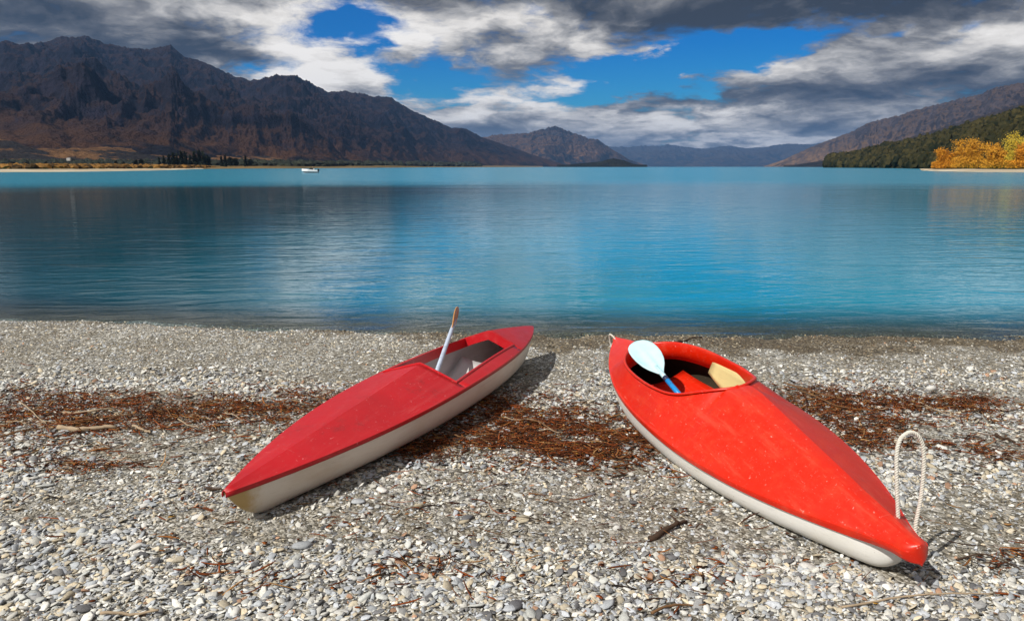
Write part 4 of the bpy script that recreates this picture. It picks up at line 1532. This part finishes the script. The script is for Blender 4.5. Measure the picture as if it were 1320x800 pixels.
m_stone, nt, b = new_mat('beach_stone')
t_ = nt.attr('tint')
p = nt.pos()
n1_ = nt.noise(p, 140, 4, 0.65)
n2_ = nt.noise(p, 35, 3)
c = nt.mix(1.0, t_, nt.ramp(n1_, [(0.25, (0.62, 0.62, 0.62)), (0.5, (1, 1, 1)), (0.8, (1.2, 1.18, 1.12))]), 'MULTIPLY')
zst = nt.sep(p)[2]
wets = nt.rng(nt.m('ADD', nt.m('MULTIPLY_ADD', nt.noise(p, 2.5, 4), 0.09, zst), nt.m('MINIMUM', nt.m('MAXIMUM', nt.m('MULTIPLY', nt.sep(p)[0], -0.014), 0.0), 0.034)), ZW + 0.062, ZW + 0.085, 1.0, 0.0)
c = nt.mix(wets, c, nt.mix(1.0, c, (0.48, 0.42, 0.33), 'MULTIPLY'))
setp(nt, b, col=c, rough=nt.m('MULTIPLY_ADD', wets, -0.4, 0.72), spec=0.35, normal=nt.bump(nt.m('ADD', n1_, n2_), 0.35, 0.003))


def in_kayak(x, y, grow=1.0):
    out = np.zeros(len(x), bool)
    for root, L, bf in ((KL, Lk, bL), (KR, LR, bR)):
        M = np.array(root.matrix_world.inverted())
        P = np.stack([x, y, np.full(len(x), 0.0), np.ones(len(x))], 1) @ M.T
        tq = P[:, 0] / L
        bb = np.interp(np.clip(tq, 0, 1), np.linspace(0, 1, 50), [bf(q) for q in np.linspace(0, 1, 50)])
        out |= (tq > 0.02) & (tq < 0.99) & (np.abs(P[:, 1]) < bb * 0.66 * grow)
    return out


def rot_matrices(rg, n, tilt=0.38):
    az_ = rg.normal(0.25, 0.75, n) + (rg.random(n) < 0.4) * rg.uniform(0, 2 * math.pi, n)
    tx, ty = rg.normal(0, tilt, n), rg.normal(0, tilt, n)
    # stones lie shingled, dipping towards the lake
    tx = tx + 0.12
    cz, sz = np.cos(az_), np.sin(az_)
    Rz = np.zeros((n, 3, 3))
    Rz[:, 0, 0], Rz[:, 0, 1], Rz[:, 1, 0], Rz[:, 1, 1], Rz[:, 2, 2] = cz, -sz, sz, cz, 1
    Rx = np.zeros((n, 3, 3))
    Rx[:, 0, 0], Rx[:, 1, 1], Rx[:, 1, 2], Rx[:, 2, 1], Rx[:, 2, 2] = 1, np.cos(tx), -np.sin(tx), np.sin(tx), np.cos(tx)
    Ry = np.zeros((n, 3, 3))
    Ry[:, 1, 1], Ry[:, 0, 0], Ry[:, 0, 2], Ry[:, 2, 0], Ry[:, 2, 2] = 1, np.cos(ty), np.sin(ty), -np.sin(ty), np.cos(ty)
    return Ry @ Rx @ Rz


def sandy(x, y):
    """0 in coarse shingle, 1 where fine grit shows"""
    s = fbm(x * 0.8 + 3.1, y * 1.1, 3, 41) * 1.6
    for (cx, cy, rx, ry, w) in SANDY:
        s = s + w * np.exp(-(((x - cx) / rx) ** 2 + ((y - cy) / ry) ** 2))
    return np.clip((s + 0.10) / 0.5, 0, 1)


SANDY = []
for (px, py, rx, ry, w) in [(640, 640, 0.45, 0.28, 1.0), (720, 620, 0.4, 0.2, 0.6), (1010, 700, 0.45, 0.22, 0.9), (1270, 640, 0.3, 0.25, 0.8), (230, 620, 0.5, 0.14, 0.7), (60, 660, 0.3, 0.15, 0.5), (1060, 455, 2.5, 0.5, 0.4), (350, 690, 0.3, 0.12, 0.4), (900, 640, 0.2, 0.15, 0.7)]:
    g_ = gpt(px, py)
    SANDY.append((g_[0], g_[1], rx, ry, w))


def scatter(n, ylo, yhi, smin, smax, seed, full, skew=2.2, keep_sand=0.15, lift=0.0, wide=0.25, skip=False):
    rg = np.random.default_rng(seed)
    y = np.sqrt(rg.uniform(ylo ** 2, yhi ** 2, n))
    x = rg.uniform(-1, 1, n) * (0.76 * y + wide)
    sd = sandy(x, y)
    k = (rg.random(n) < (1 - sd * (1 - keep_sand))) & ~in_kayak(x, y)
    k &= y < shore_y(x) + 0.25
    if skip:
        k &= (np.abs(x) > 0.76 * y + 0.25) | (y < 1.75)
    x, y = x[k], y[k]
    n = len(x)
    s = smin + (smax - smin) * rg.random(n) ** skew
    patch = 1 + 0.35 * fbm(x * 1.4, y * 1.4, 2, 47)
    s = s * np.clip(patch, 0.6, 1.5)
    V0 = []
    tm = [stone_template(6, 300 + i, full) for i in range(14)]
    R = rot_matrices(rg, n)
    ti = rg.integers(0, len(tm), n)
    z = beach_z(x, y) + s * rg.uniform(-0.02, 0.13, n) + lift
    col = PALETTE[rg.choice(len(PALETTE), n, p=PWEIGHT / PWEIGHT.sum())] * rg.uniform(0.75, 1.38, n)[:, None]
    VV, FF, CC = [], [], []
    base = 0
    for q, (tv, tf) in enumerate(tm):
        m = ti == q
        k_ = m.sum()
        W = np.einsum('nij,kj->nki', R[m], tv) * s[m][:, None, None] + np.stack([x[m], y[m], z[m]], 1)[:, None]
        VV.append(W.reshape(-1, 3))
        FF.append((tf[None] + (np.arange(k_) * len(tv))[:, None, None]).reshape(-1, 3) + base)
        CC.append(np.repeat(col[m], len(tv), 0))
        base += k_ * len(tv)
    return np.concatenate(VV), np.concatenate(FF), np.concatenate(CC)


sets = [scatter(64000, 1.75, 3.6, 0.007, 0.030, 1, False, 1.6, 0.30),
        scatter(15000, 1.75, 3.8, 0.024, 0.056, 2, True, 2.4, 0.06, 0.003),
        scatter(38000, 3.4, 5.6, 0.012, 0.035, 3, False, 1.6, 0.3),
        scatter(8000, 3.4, 6.0, 0.03, 0.062, 4, True, 2.2, 0.10, 0.003),
        scatter(30000, 5.2, 8.3, 0.015, 0.036, 5, False, 1.8, 0.6),
        scatter(34000, 1.0, 4.2, 0.014, 0.05, 6, False, 1.5, 0.3, 0.002, 1.5, True),
        scatter(14000, 4.0, 8.2, 0.02, 0.05, 7, False, 1.5, 0.4, 0.002, 1.5, True)]
VV, FF, CC, base = [], [], [], 0
for v_, f_, c_ in sets:
    VV.append(v_)
    FF.append(f_ + base)
    CC.append(c_)
    base += len(v_)
sh = mesh_np('shingle', np.concatenate(VV), np.concatenate(FF), m_stone, colors=np.concatenate(CC))
tag(sh, 'pale grey shingle of small flat stones covering the beach', 'shingle', kind='stuff')

# ------------------------------------------------------------------ the larger stones, each an object
KINDS = [('white', (0.62, 0.61, 0.58), 'smooth white stone lying among the grey shingle'),
         ('grey', (0.36, 0.38, 0.40), 'flat slate grey stone larger than the shingle round it'),
         ('tan', (0.46, 0.40, 0.29), 'tan sandstone coloured flat stone on the shingle'),
         ('pale', (0.48, 0.49, 0.47), 'pale grey flat stone larger than the shingle round it'),
         ('dark', (0.13, 0.13, 0.14), 'dark charcoal stone lying on the pale shingle')]
GROUPS = {'white': 'white stones on the beach', 'grey': 'slate grey stones on the beach', 'tan': 'tan stones on the beach', 'pale': 'pale grey stones on the beach', 'dark': 'charcoal stones on the beach'}


def big_stone_mesh(seed, col):
    V, F = stone_template(9, seed, True, 1.0)
    c = np.tile(np.array(col) * np.random.default_rng(seed).uniform(0.85, 1.15), (len(V), 1))
    return mesh_np('stone', V, F, m_stone, colors=c, link=False)


BIG = {k: [big_stone_mesh(500 + 10 * i + j, c) for j in range(6)] for i, (k, c, _) in enumerate(KINDS)}
rg = np.random.default_rng(77)


def place_stone(kind, x, y, size, rotz, tx, ty, label=None, group=None, zs=1.0):
    me = BIG[kind][rg.integers(0, 6)]
    o = bpy.data.objects.new('stone', me)
    COL.objects.link(o)
    o.location = (x, y, float(beach_z(x, y)) + size * 0.10)
    o.rotation_euler = (tx, ty, rotz)
    o.scale = (size, size, size * zs)
    lab = label or [l for k_, _, l in KINDS if k_ == kind][0]
    tag(o, lab, 'stone', None if label else GROUPS[kind])
    return o


NAMED = [(1200, 507, 0.105, 'white', 0.25, 'upright white angular stone standing in the brown debris behind the orange red kayak', 2.4, 1.0),
         (1124, 557, 0.075, 'pale', 0.5, 'long pale grey stone on the debris beside the orange red kayak', 1.2, 0.2),
         (1297, 536, 0.075, 'pale', 0.2, 'long pale stone half buried in the brown debris strip', 1.0, 0.1),
         (892, 609, 0.085, 'grey', 0.1, 'flat grey green stone against the white side of the orange red kayak', 1.0, 0.05),
         (540, 652, 0.055, 'tan', 0.3, 'rounded tan stone on bare grit beside the crimson kayak', 2.0, 0.1),
         (462, 648, 0.075, 'grey', 0.2, 'pair sized grey stone under the side of the crimson kayak', 1.4, 0.1),
         (690, 600, 0.06, 'white', 0.2, 'bright white stone at the edge of the debris between the kayaks', 1.6, 0.1),
         (795, 682, 0.05, 'white', 0.2, 'white egg shaped stone on bare grit between the kayaks', 2.0, 0.2),
         (100, 686, 0.12, 'tan', 0.2, 'broad cream flat slab lying in the coarse shingle', 0.8, 0.05),
         (193, 652, 0.075, 'grey', 0.2, 'oval blue grey slab beside the bare grit', 0.9, 0.05),
         (1078, 734, 0.055, 'tan', 0.2, 'cream oval stone under the white bow of the orange red kayak', 1.2, 0.1)]
for (px, py, sz, kind, rz, lab, zsc, tl) in NAMED:
    g_ = gpt(px, py)
    o = place_stone(kind, g_[0], g_[1], sz, rz, tl, 0.1, lab, None, zsc)
    if tl > 0.5:
        o.location.z += sz * 0.25
cnt = 0
taken = []
while cnt < 285:
    y = math.sqrt(rg.uniform(1.9 ** 2, 4.6 ** 2))
    x = rg.uniform(-1, 1) * (0.70 * y)
    if in_kayak(np.array([x]), np.array([y]), 1.5)[0] or sandy(np.array([x]), np.array([y]))[0] * 0.8 > rg.random():
        continue
    size = 0.040 + 0.05 * rg.random() ** 2.4
    if any((x - a) ** 2 + (y - c_) ** 2 < (0.5 * (size + s_)) ** 2 for a, c_, s_ in taken):
        continue
    taken.append((x, y, size))
    dk_ = []
    for root, L in ((KL, Lk), (KR, LR)):
        q = np.array(root.matrix_world.inverted() @ Vector((x, y, 0)))
        dk_.append((abs(q[1]) if -0.2 < q[0] < L + 0.2 else 9, q[1]))
    if dk_[0][0] < 0.62:
        zone = 'close beside the crimson kayak'
    elif dk_[1][0] < 0.72:
        zone = 'close beside the orange red kayak'
    elif dk_[0][1] < 0 and dk_[1][1] > 0:
        zone = 'between the two kayaks' if y > 2.7 else 'in the coarse shingle before the gap between the kayaks'
    elif dk_[0][1] >= 0:
        zone = 'on the open beach past the crimson kayak' if y > 2.7 else 'in the coarse shingle short of the crimson bow'
    else:
        zone = 'on the beach past the orange red kayak'
    big_ = 'large' if size > 0.058 else 'small'
    kind = rg.choice(['white', 'grey', 'tan', 'pale', 'dark'], p=[0.2, 0.28, 0.15, 0.32, 0.05])
    nm_ = {'white': 'white rounded stone', 'grey': 'slate grey flat stone', 'tan': 'tan flat stone', 'pale': 'pale grey flat stone', 'dark': 'charcoal stone'}[kind]
    o = place_stone(kind, x, y, size, rg.uniform(0, 6.28), rg.normal(0.1, 0.22), rg.normal(0, 0.2))
    o['label'] = big_ + ' ' + nm_ + ' ' + zone
    o['group'] = big_ + ' ' + kind + ' stones ' + zone
    cnt += 1

# ------------------------------------------------------------------ storm wrack: dry stalks, bark and leaves
m_wrack, nt, b = new_mat('dry_plant_debris')
p = nt.pos()
c = nt.mix(1.0, nt.attr('tint'), nt.ramp(nt.noise(p, 120, 3), [(0.3, (0.55, 0.55, 0.55)), (0.7, (1.25, 1.2, 1.1))]), 'MULTIPLY')
setp(nt, b, col=c, rough=0.85, spec=0.2)
WCOL = np.array([(0.070, 0.022, 0.009), (0.15, 0.042, 0.012), (0.24, 0.062, 0.015), (0.035, 0.018, 0.010), (0.30, 0.17, 0.07), (0.24, 0.10, 0.03), (0.018, 0.012, 0.008)])
WW = np.array([0.22, 0.24, 0.17, 0.12, 0.08, 0.10, 0.07])
# px, py, rx, ry (photo pixels on the ground), count
WPATCH = [(50, 548, 100, 26, 1500), (130, 535, 90, 20, 1000), (250, 535, 110, 20, 1300), (350, 522, 70, 16, 800), (30, 508, 60, 7, 260), (430, 505, 50, 10, 300), (180, 520, 70, 12, 400),
          (690, 545, 120, 26, 2300), (640, 528, 60, 20, 900), (770, 585, 75, 20, 1500), (560, 582, 70, 16, 900), (700, 580, 90, 18, 1100), (820, 560, 40, 20, 500),
          (1080, 520, 80, 18, 1500), (1150, 530, 80, 20, 1200), (1225, 515, 60, 10, 500), (1280, 530, 50, 12, 420), (1200, 578, 80, 10, 420), (1110, 565, 40, 16, 400), (1300, 595, 60, 10, 150), (1050, 500, 50, 8, 300),
          (60, 612, 110, 9, 420), (300, 770, 60, 12, 60), (560, 765, 60, 12, 80), (1290, 745, 40, 10, 35), (880, 775, 60, 12, 35), (660, 650, 660, 150, 1100), (400, 560, 400, 60, 500)]
rg = np.random.default_rng(9)
VV, FF, CC = [], [], []
base = 0
SEG, SID = 5, 3
for (cx, cy, rx, ry, n) in WPATCH:
    done = 0
    n = int(n * 1.6)
    qx = rg.normal(0, 0.62, n)
    qy = rg.normal(0, 0.78, n)
    for i in range(n):
        px, py = cx + qx[i] * rx, cy + qy[i] * ry
        if py > 830 or py < 445:
            continue
        r = ray(px, py)
        z_ = -0.045 * 2
        t = (z_ - HC) / r[2]
        x, y = r[0] * t, r[1] * t
        if y < 1.5 or y > 7.0:
            continue
        VV.append((x, y))
xy = np.array(VV)
keep = ~in_kayak(xy[:, 0], xy[:, 1], 1.0) & (fbm(xy[:, 0] * 2.6, xy[:, 1] * 4.0, 3, 91) + rg.normal(0, 0.22, len(xy)) > -0.15)
xy = xy[keep]
n = len(xy)
z = beach_z(xy[:, 0], xy[:, 1]) + 0.006 + 0.022 * rg.random(n) ** 1.5
ln = 0.015 + 0.15 * rg.random(n) ** 3.0
wd = 0.0010 + 0.0042 * rg.random(n) ** 1.8 * (1 + (rg.random(n) < 0.06) * 1.2)
leaf = rg.random(n) < 0.22
ln[leaf] = rg.uniform(0.012, 0.032, leaf.sum())
wd[leaf] = rg.uniform(0.004, 0.012, leaf.sum())
a = rg.normal(0.0, 0.55, n) + (rg.random(n) < 0.3) * rg.uniform(-1.5, 1.5, n)
tilt = rg.normal(0, 0.16, n)
bend = rg.normal(0, 0.35, n)
s = np.linspace(-0.5, 0.5, SEG)
ax = np.stack([np.cos(a) * np.cos(tilt), np.sin(a) * np.cos(tilt), np.sin(tilt)], 1)
sd = np.stack([-np.sin(a), np.cos(a), 0 * a], 1)
up = np.cross(ax, sd)
cen = np.stack([xy[:, 0], xy[:, 1], z], 1)[:, None] + ax[:, None] * (s[None, :, None] * ln[:, None, None]) + sd[:, None] * ((s[None, :] ** 2 - 0.08)[..., None] * (bend * ln)[:, None, None]) + up[:, None] * ((s[None, :] ** 2)[..., None] * (rg.normal(0, 0.2, n) * ln)[:, None, None])
tap = np.array([0.45, 0.9, 1.0, 0.85, 0.3])
ring = []
for k in range(SID):
    ang = 2 * math.pi * k / SID + 0.5
    flat = np.where(leaf, 0.18, 0.8)
    ring.append(cen + sd[:, None] * (math.cos(ang) * tap[None, :, None] * wd[:, None, None]) + up[:, None] * (math.sin(ang) * tap[None, :, None] * (wd * flat)[:, None, None]))
V = np.stack(ring, 2).reshape(n, SEG * SID, 3)
ff = []
for i in range(SEG - 1):
    for k in range(SID):
        ff.append([i * SID + k, i * SID + (k + 1) % SID, (i + 1) * SID + (k + 1) % SID, (i + 1) * SID + k])
ff = np.array(ff)
F = (ff[None] + (np.arange(n) * SEG * SID)[:, None, None]).reshape(-1, 4)
col = WCOL[rg.choice(len(WCOL), n, p=WW)] * rg.uniform(0.8, 1.8, n)[:, None]
col[leaf & (rg.random(n) < 0.35)] = (0.30, 0.09, 0.02)
col[leaf & (rg.random(n) < 0.05)] = (0.5, 0.27, 0.04)
wr = mesh_np('storm_debris', V.reshape(-1, 3), F, m_wrack, colors=np.repeat(col, SEG * SID, 0))
tag(wr, 'rust brown strip of dry stalks, bark and leaves washed up across the beach', 'debris', kind='stuff')

# ------------------------------------------------------------------ driftwood sticks
m_stick = []
for nm, c0, c1 in (('bleached_driftwood', (0.24, 0.17, 0.11), (0.48, 0.38, 0.26)), ('brown_driftwood', (0.09, 0.045, 0.022), (0.24, 0.13, 0.06)), ('dark_driftwood', (0.025, 0.016, 0.012), (0.09, 0.055, 0.035))):
    m, nt, b = new_mat(nm)
    n_ = nt.noise(nt.v('MULTIPLY', nt.obj(), (8, 90, 90)), 1, 5, 0.65)
    setp(nt, b, col=nt.mix(n_, c0, c1), rough=0.9, spec=0.2, normal=nt.bump(n_, 0.6, 0.003))
    m_stick.append(m)


def stick(pts_px, r0, r1, mat, label, lift=0.016, twigs=0, seed=0, cat='stick'):
    rg = np.random.default_rng(seed)
    P = [gpt(a, c) + np.array([0, 0, lift]) for a, c in pts_px]
    origin = P[0].copy()
    k = np.linspace(0, 1, len(P))
    d = np.linspace(0, 1, 14)
    Q = np.stack([np.interp(d, k, [q[i] for q in P]) for i in range(3)], 1)
    Q[:, 2] += 0.006 * np.sin(d * 7 + seed)
    Q += rg.normal(0, r0 * 0.22, Q.shape)
    Q -= origin
    rad = [r0 + (r1 - r0) * q + rg.normal(0, r0 * 0.06) for q in d]
    geo = [tube(Q, rad, 8)]
    for t in range(twigs):
        i = rg.integers(3, 12)
        L = rg.uniform(0.04, 0.12)
        dirn = rg.normal(0, 1, 3)
        dirn[2] = abs(dirn[2]) * 0.3
        dirn /= np.linalg.norm(dirn)
        geo.append(tube([Q[i], Q[i] + dirn * L * 0.5, Q[i] + dirn * L + np.array([0, 0, -0.01])], [rad[i] * 0.55, rad[i] * 0.4, rad[i] * 0.15], 6))
    V, F = join_geo(geo)
    o = mesh_np('driftwood_stick', V, F, mat)
    o.location = origin
    return tag(o, label, cat)


ST = [([(77, 555), (110, 557), (150, 555)], 0.016, 0.011, 0, 'thick bleached stick, the stoutest in the brown debris far from the kayaks', 0.022, 0),
      ([(82, 536), (120, 534), (150, 530)], 0.011, 0.006, 0, 'pale pointed stick just behind the stoutest bleached one', 0.022, 0),
      ([(82, 548), (130, 545), (170, 541), (215, 528)], 0.005, 0.003, 1, 'long thin brown branch crossing behind the bleached sticks', 0.03, 2),
      ([(0, 566), (30, 560), (60, 553)], 0.005, 0.003, 1, 'thin brown twig lying apart at the end of the debris strip', 0.02, 0),
      ([(25, 523), (45, 538), (60, 552)], 0.004, 0.003, 0, 'slender straw coloured twig slanting across the debris', 0.03, 0),
      ([(172, 553), (185, 556), (194, 562)], 0.009, 0.006, 0, 'short split bleached stick with a pale end', 0.018, 0),
      ([(252, 537), (262, 541), (272, 545)], 0.006, 0.005, 0, 'short pale stick in the debris toward the crimson kayak', 0.018, 0),
      ([(224, 570), (260, 562), (300, 553)], 0.004, 0.002, 1, 'thin curved twig below the debris strip beside the crimson kayak', 0.014, 0),
      ([(838, 697), (855, 688), (872, 680), (883, 674)], 0.013, 0.007, 2, 'knotted dark driftwood piece on bare grit between the kayaks', 0.014, 1),
      ([(1010, 497), (1060, 515), (1100, 520)], 0.006, 0.004, 1, 'long brown branch on the debris beside the cockpit', 0.03, 3),
      ([(1030, 508), (1075, 527), (1125, 535)], 0.005, 0.003, 1, 'forked brown branch on the debris behind the pointed foredeck', 0.03, 3),
      ([(1125, 512), (1140, 500), (1148, 490)], 0.004, 0.0015, 2, 'dark twig sticking up out of the debris', 0.02, 1),
      ([(1183, 522), (1210, 533), (1235, 545)], 0.004, 0.003, 0, 'pale curved twig near the upright white stone', 0.022, 1),
      ([(1283, 563), (1296, 568), (1308, 572)], 0.010, 0.006, 2, 'short black stub of wood on pale stones', 0.014, 0),
      ([(1085, 787), (1150, 775), (1240, 772), (1280, 768)], 0.004, 0.0025, 0, 'long pale stick on the shingle in front of the white bow', 0.018, 1),
      ([(1232, 722), (1262, 718), (1290, 724), (1315, 735)], 0.004, 0.002, 2, 'thin dark curve beside the red nose of the kayak', 0.012, 1),  # thin dark curved tube on the shingle by the bow
      ([(840, 795), (860, 787), (885, 783), (910, 784)], 0.005, 0.003, 1, 'thin brown twig on coarse shingle between and in front of the kayaks', 0.016, 0),
      ([(130, 797), (165, 795), (205, 793)], 0.006, 0.004, 0, 'straw coloured stick among the coarsest shingle', 0.016, 0),
      ([(832, 577), (850, 583), (872, 590)], 0.009, 0.006, 1, 'brown stick poking out under the side of the orange red kayak', 0.014, 0),
      ([(870, 444), (885, 440), (905, 437)], 0.012, 0.007, 2, 'dark water logged branch at the waterline behind the orange red kayak', 0.02, 2),
      ([(268, 632), (282, 634), (292, 637)], 0.007, 0.004, 2, 'dark twig against the worn tip of the crimson kayak', 0.014, 0)]
for i, (pp, r0, r1, mi, lab, lift, tw) in enumerate(ST):
    stick(pp, r0, r1, m_stick[mi], lab, lift, tw, 40 + i)
for i in range(26):
    g_ = [(60, 545), (200, 535), (330, 525), (690, 550), (780, 590), (1120, 525), (1230, 530), (560, 585)][i % 8]
    px, py = g_[0] + random.gauss(0, 45), g_[1] + random.gauss(0, 12)
    a_ = random.gauss(0, 0.5)
    L = random.uniform(18, 42)
    stick([(px, py), (px + L * math.cos(a_) * .5, py + L * .25 * math.sin(a_) + random.gauss(0, 1.5)), (px + L * math.cos(a_), py + L * 0.5 * math.sin(a_))], random.uniform(0.003, 0.0055), 0.002, m_stick[i % 3], ['thin bleached twig tangled in the brown debris', 'thin brown twig tangled in the debris', 'thin dark twig tangled in the brown debris'][i % 3], 0.03, 1, 200 + i)['group'] = ['bleached twigs in the debris', 'brown twigs in the debris', 'dark twigs in the debris'][i % 3]

# ------------------------------------------------------------------ the air over the lake
m_air = bpy.data.materials.new('lake_haze')
m_air.use_nodes = True
at = m_air.node_tree
for n in list(at.nodes):
    at.nodes.remove(n)
ao = at.nodes.new('ShaderNodeOutputMaterial')
pv = at.nodes.new('ShaderNodeVolumePrincipled')
pv.inputs['Color'].default_value = (0.22, 0.48, 1.0, 1)
pv.inputs['Density'].default_value = 3.0e-5
pv.inputs['Anisotropy'].default_value = 0.2
at.links.new(pv.outputs[0], ao.inputs['Volume'])
V, F = box_geo(-26000, 26000, -3000, 36000, -16.0, 1300)
hz = mesh_np('haze', V, F, m_air, smooth=False)
tag(hz, 'faint blue haze in the air over the lake', 'haze', kind='stuff')
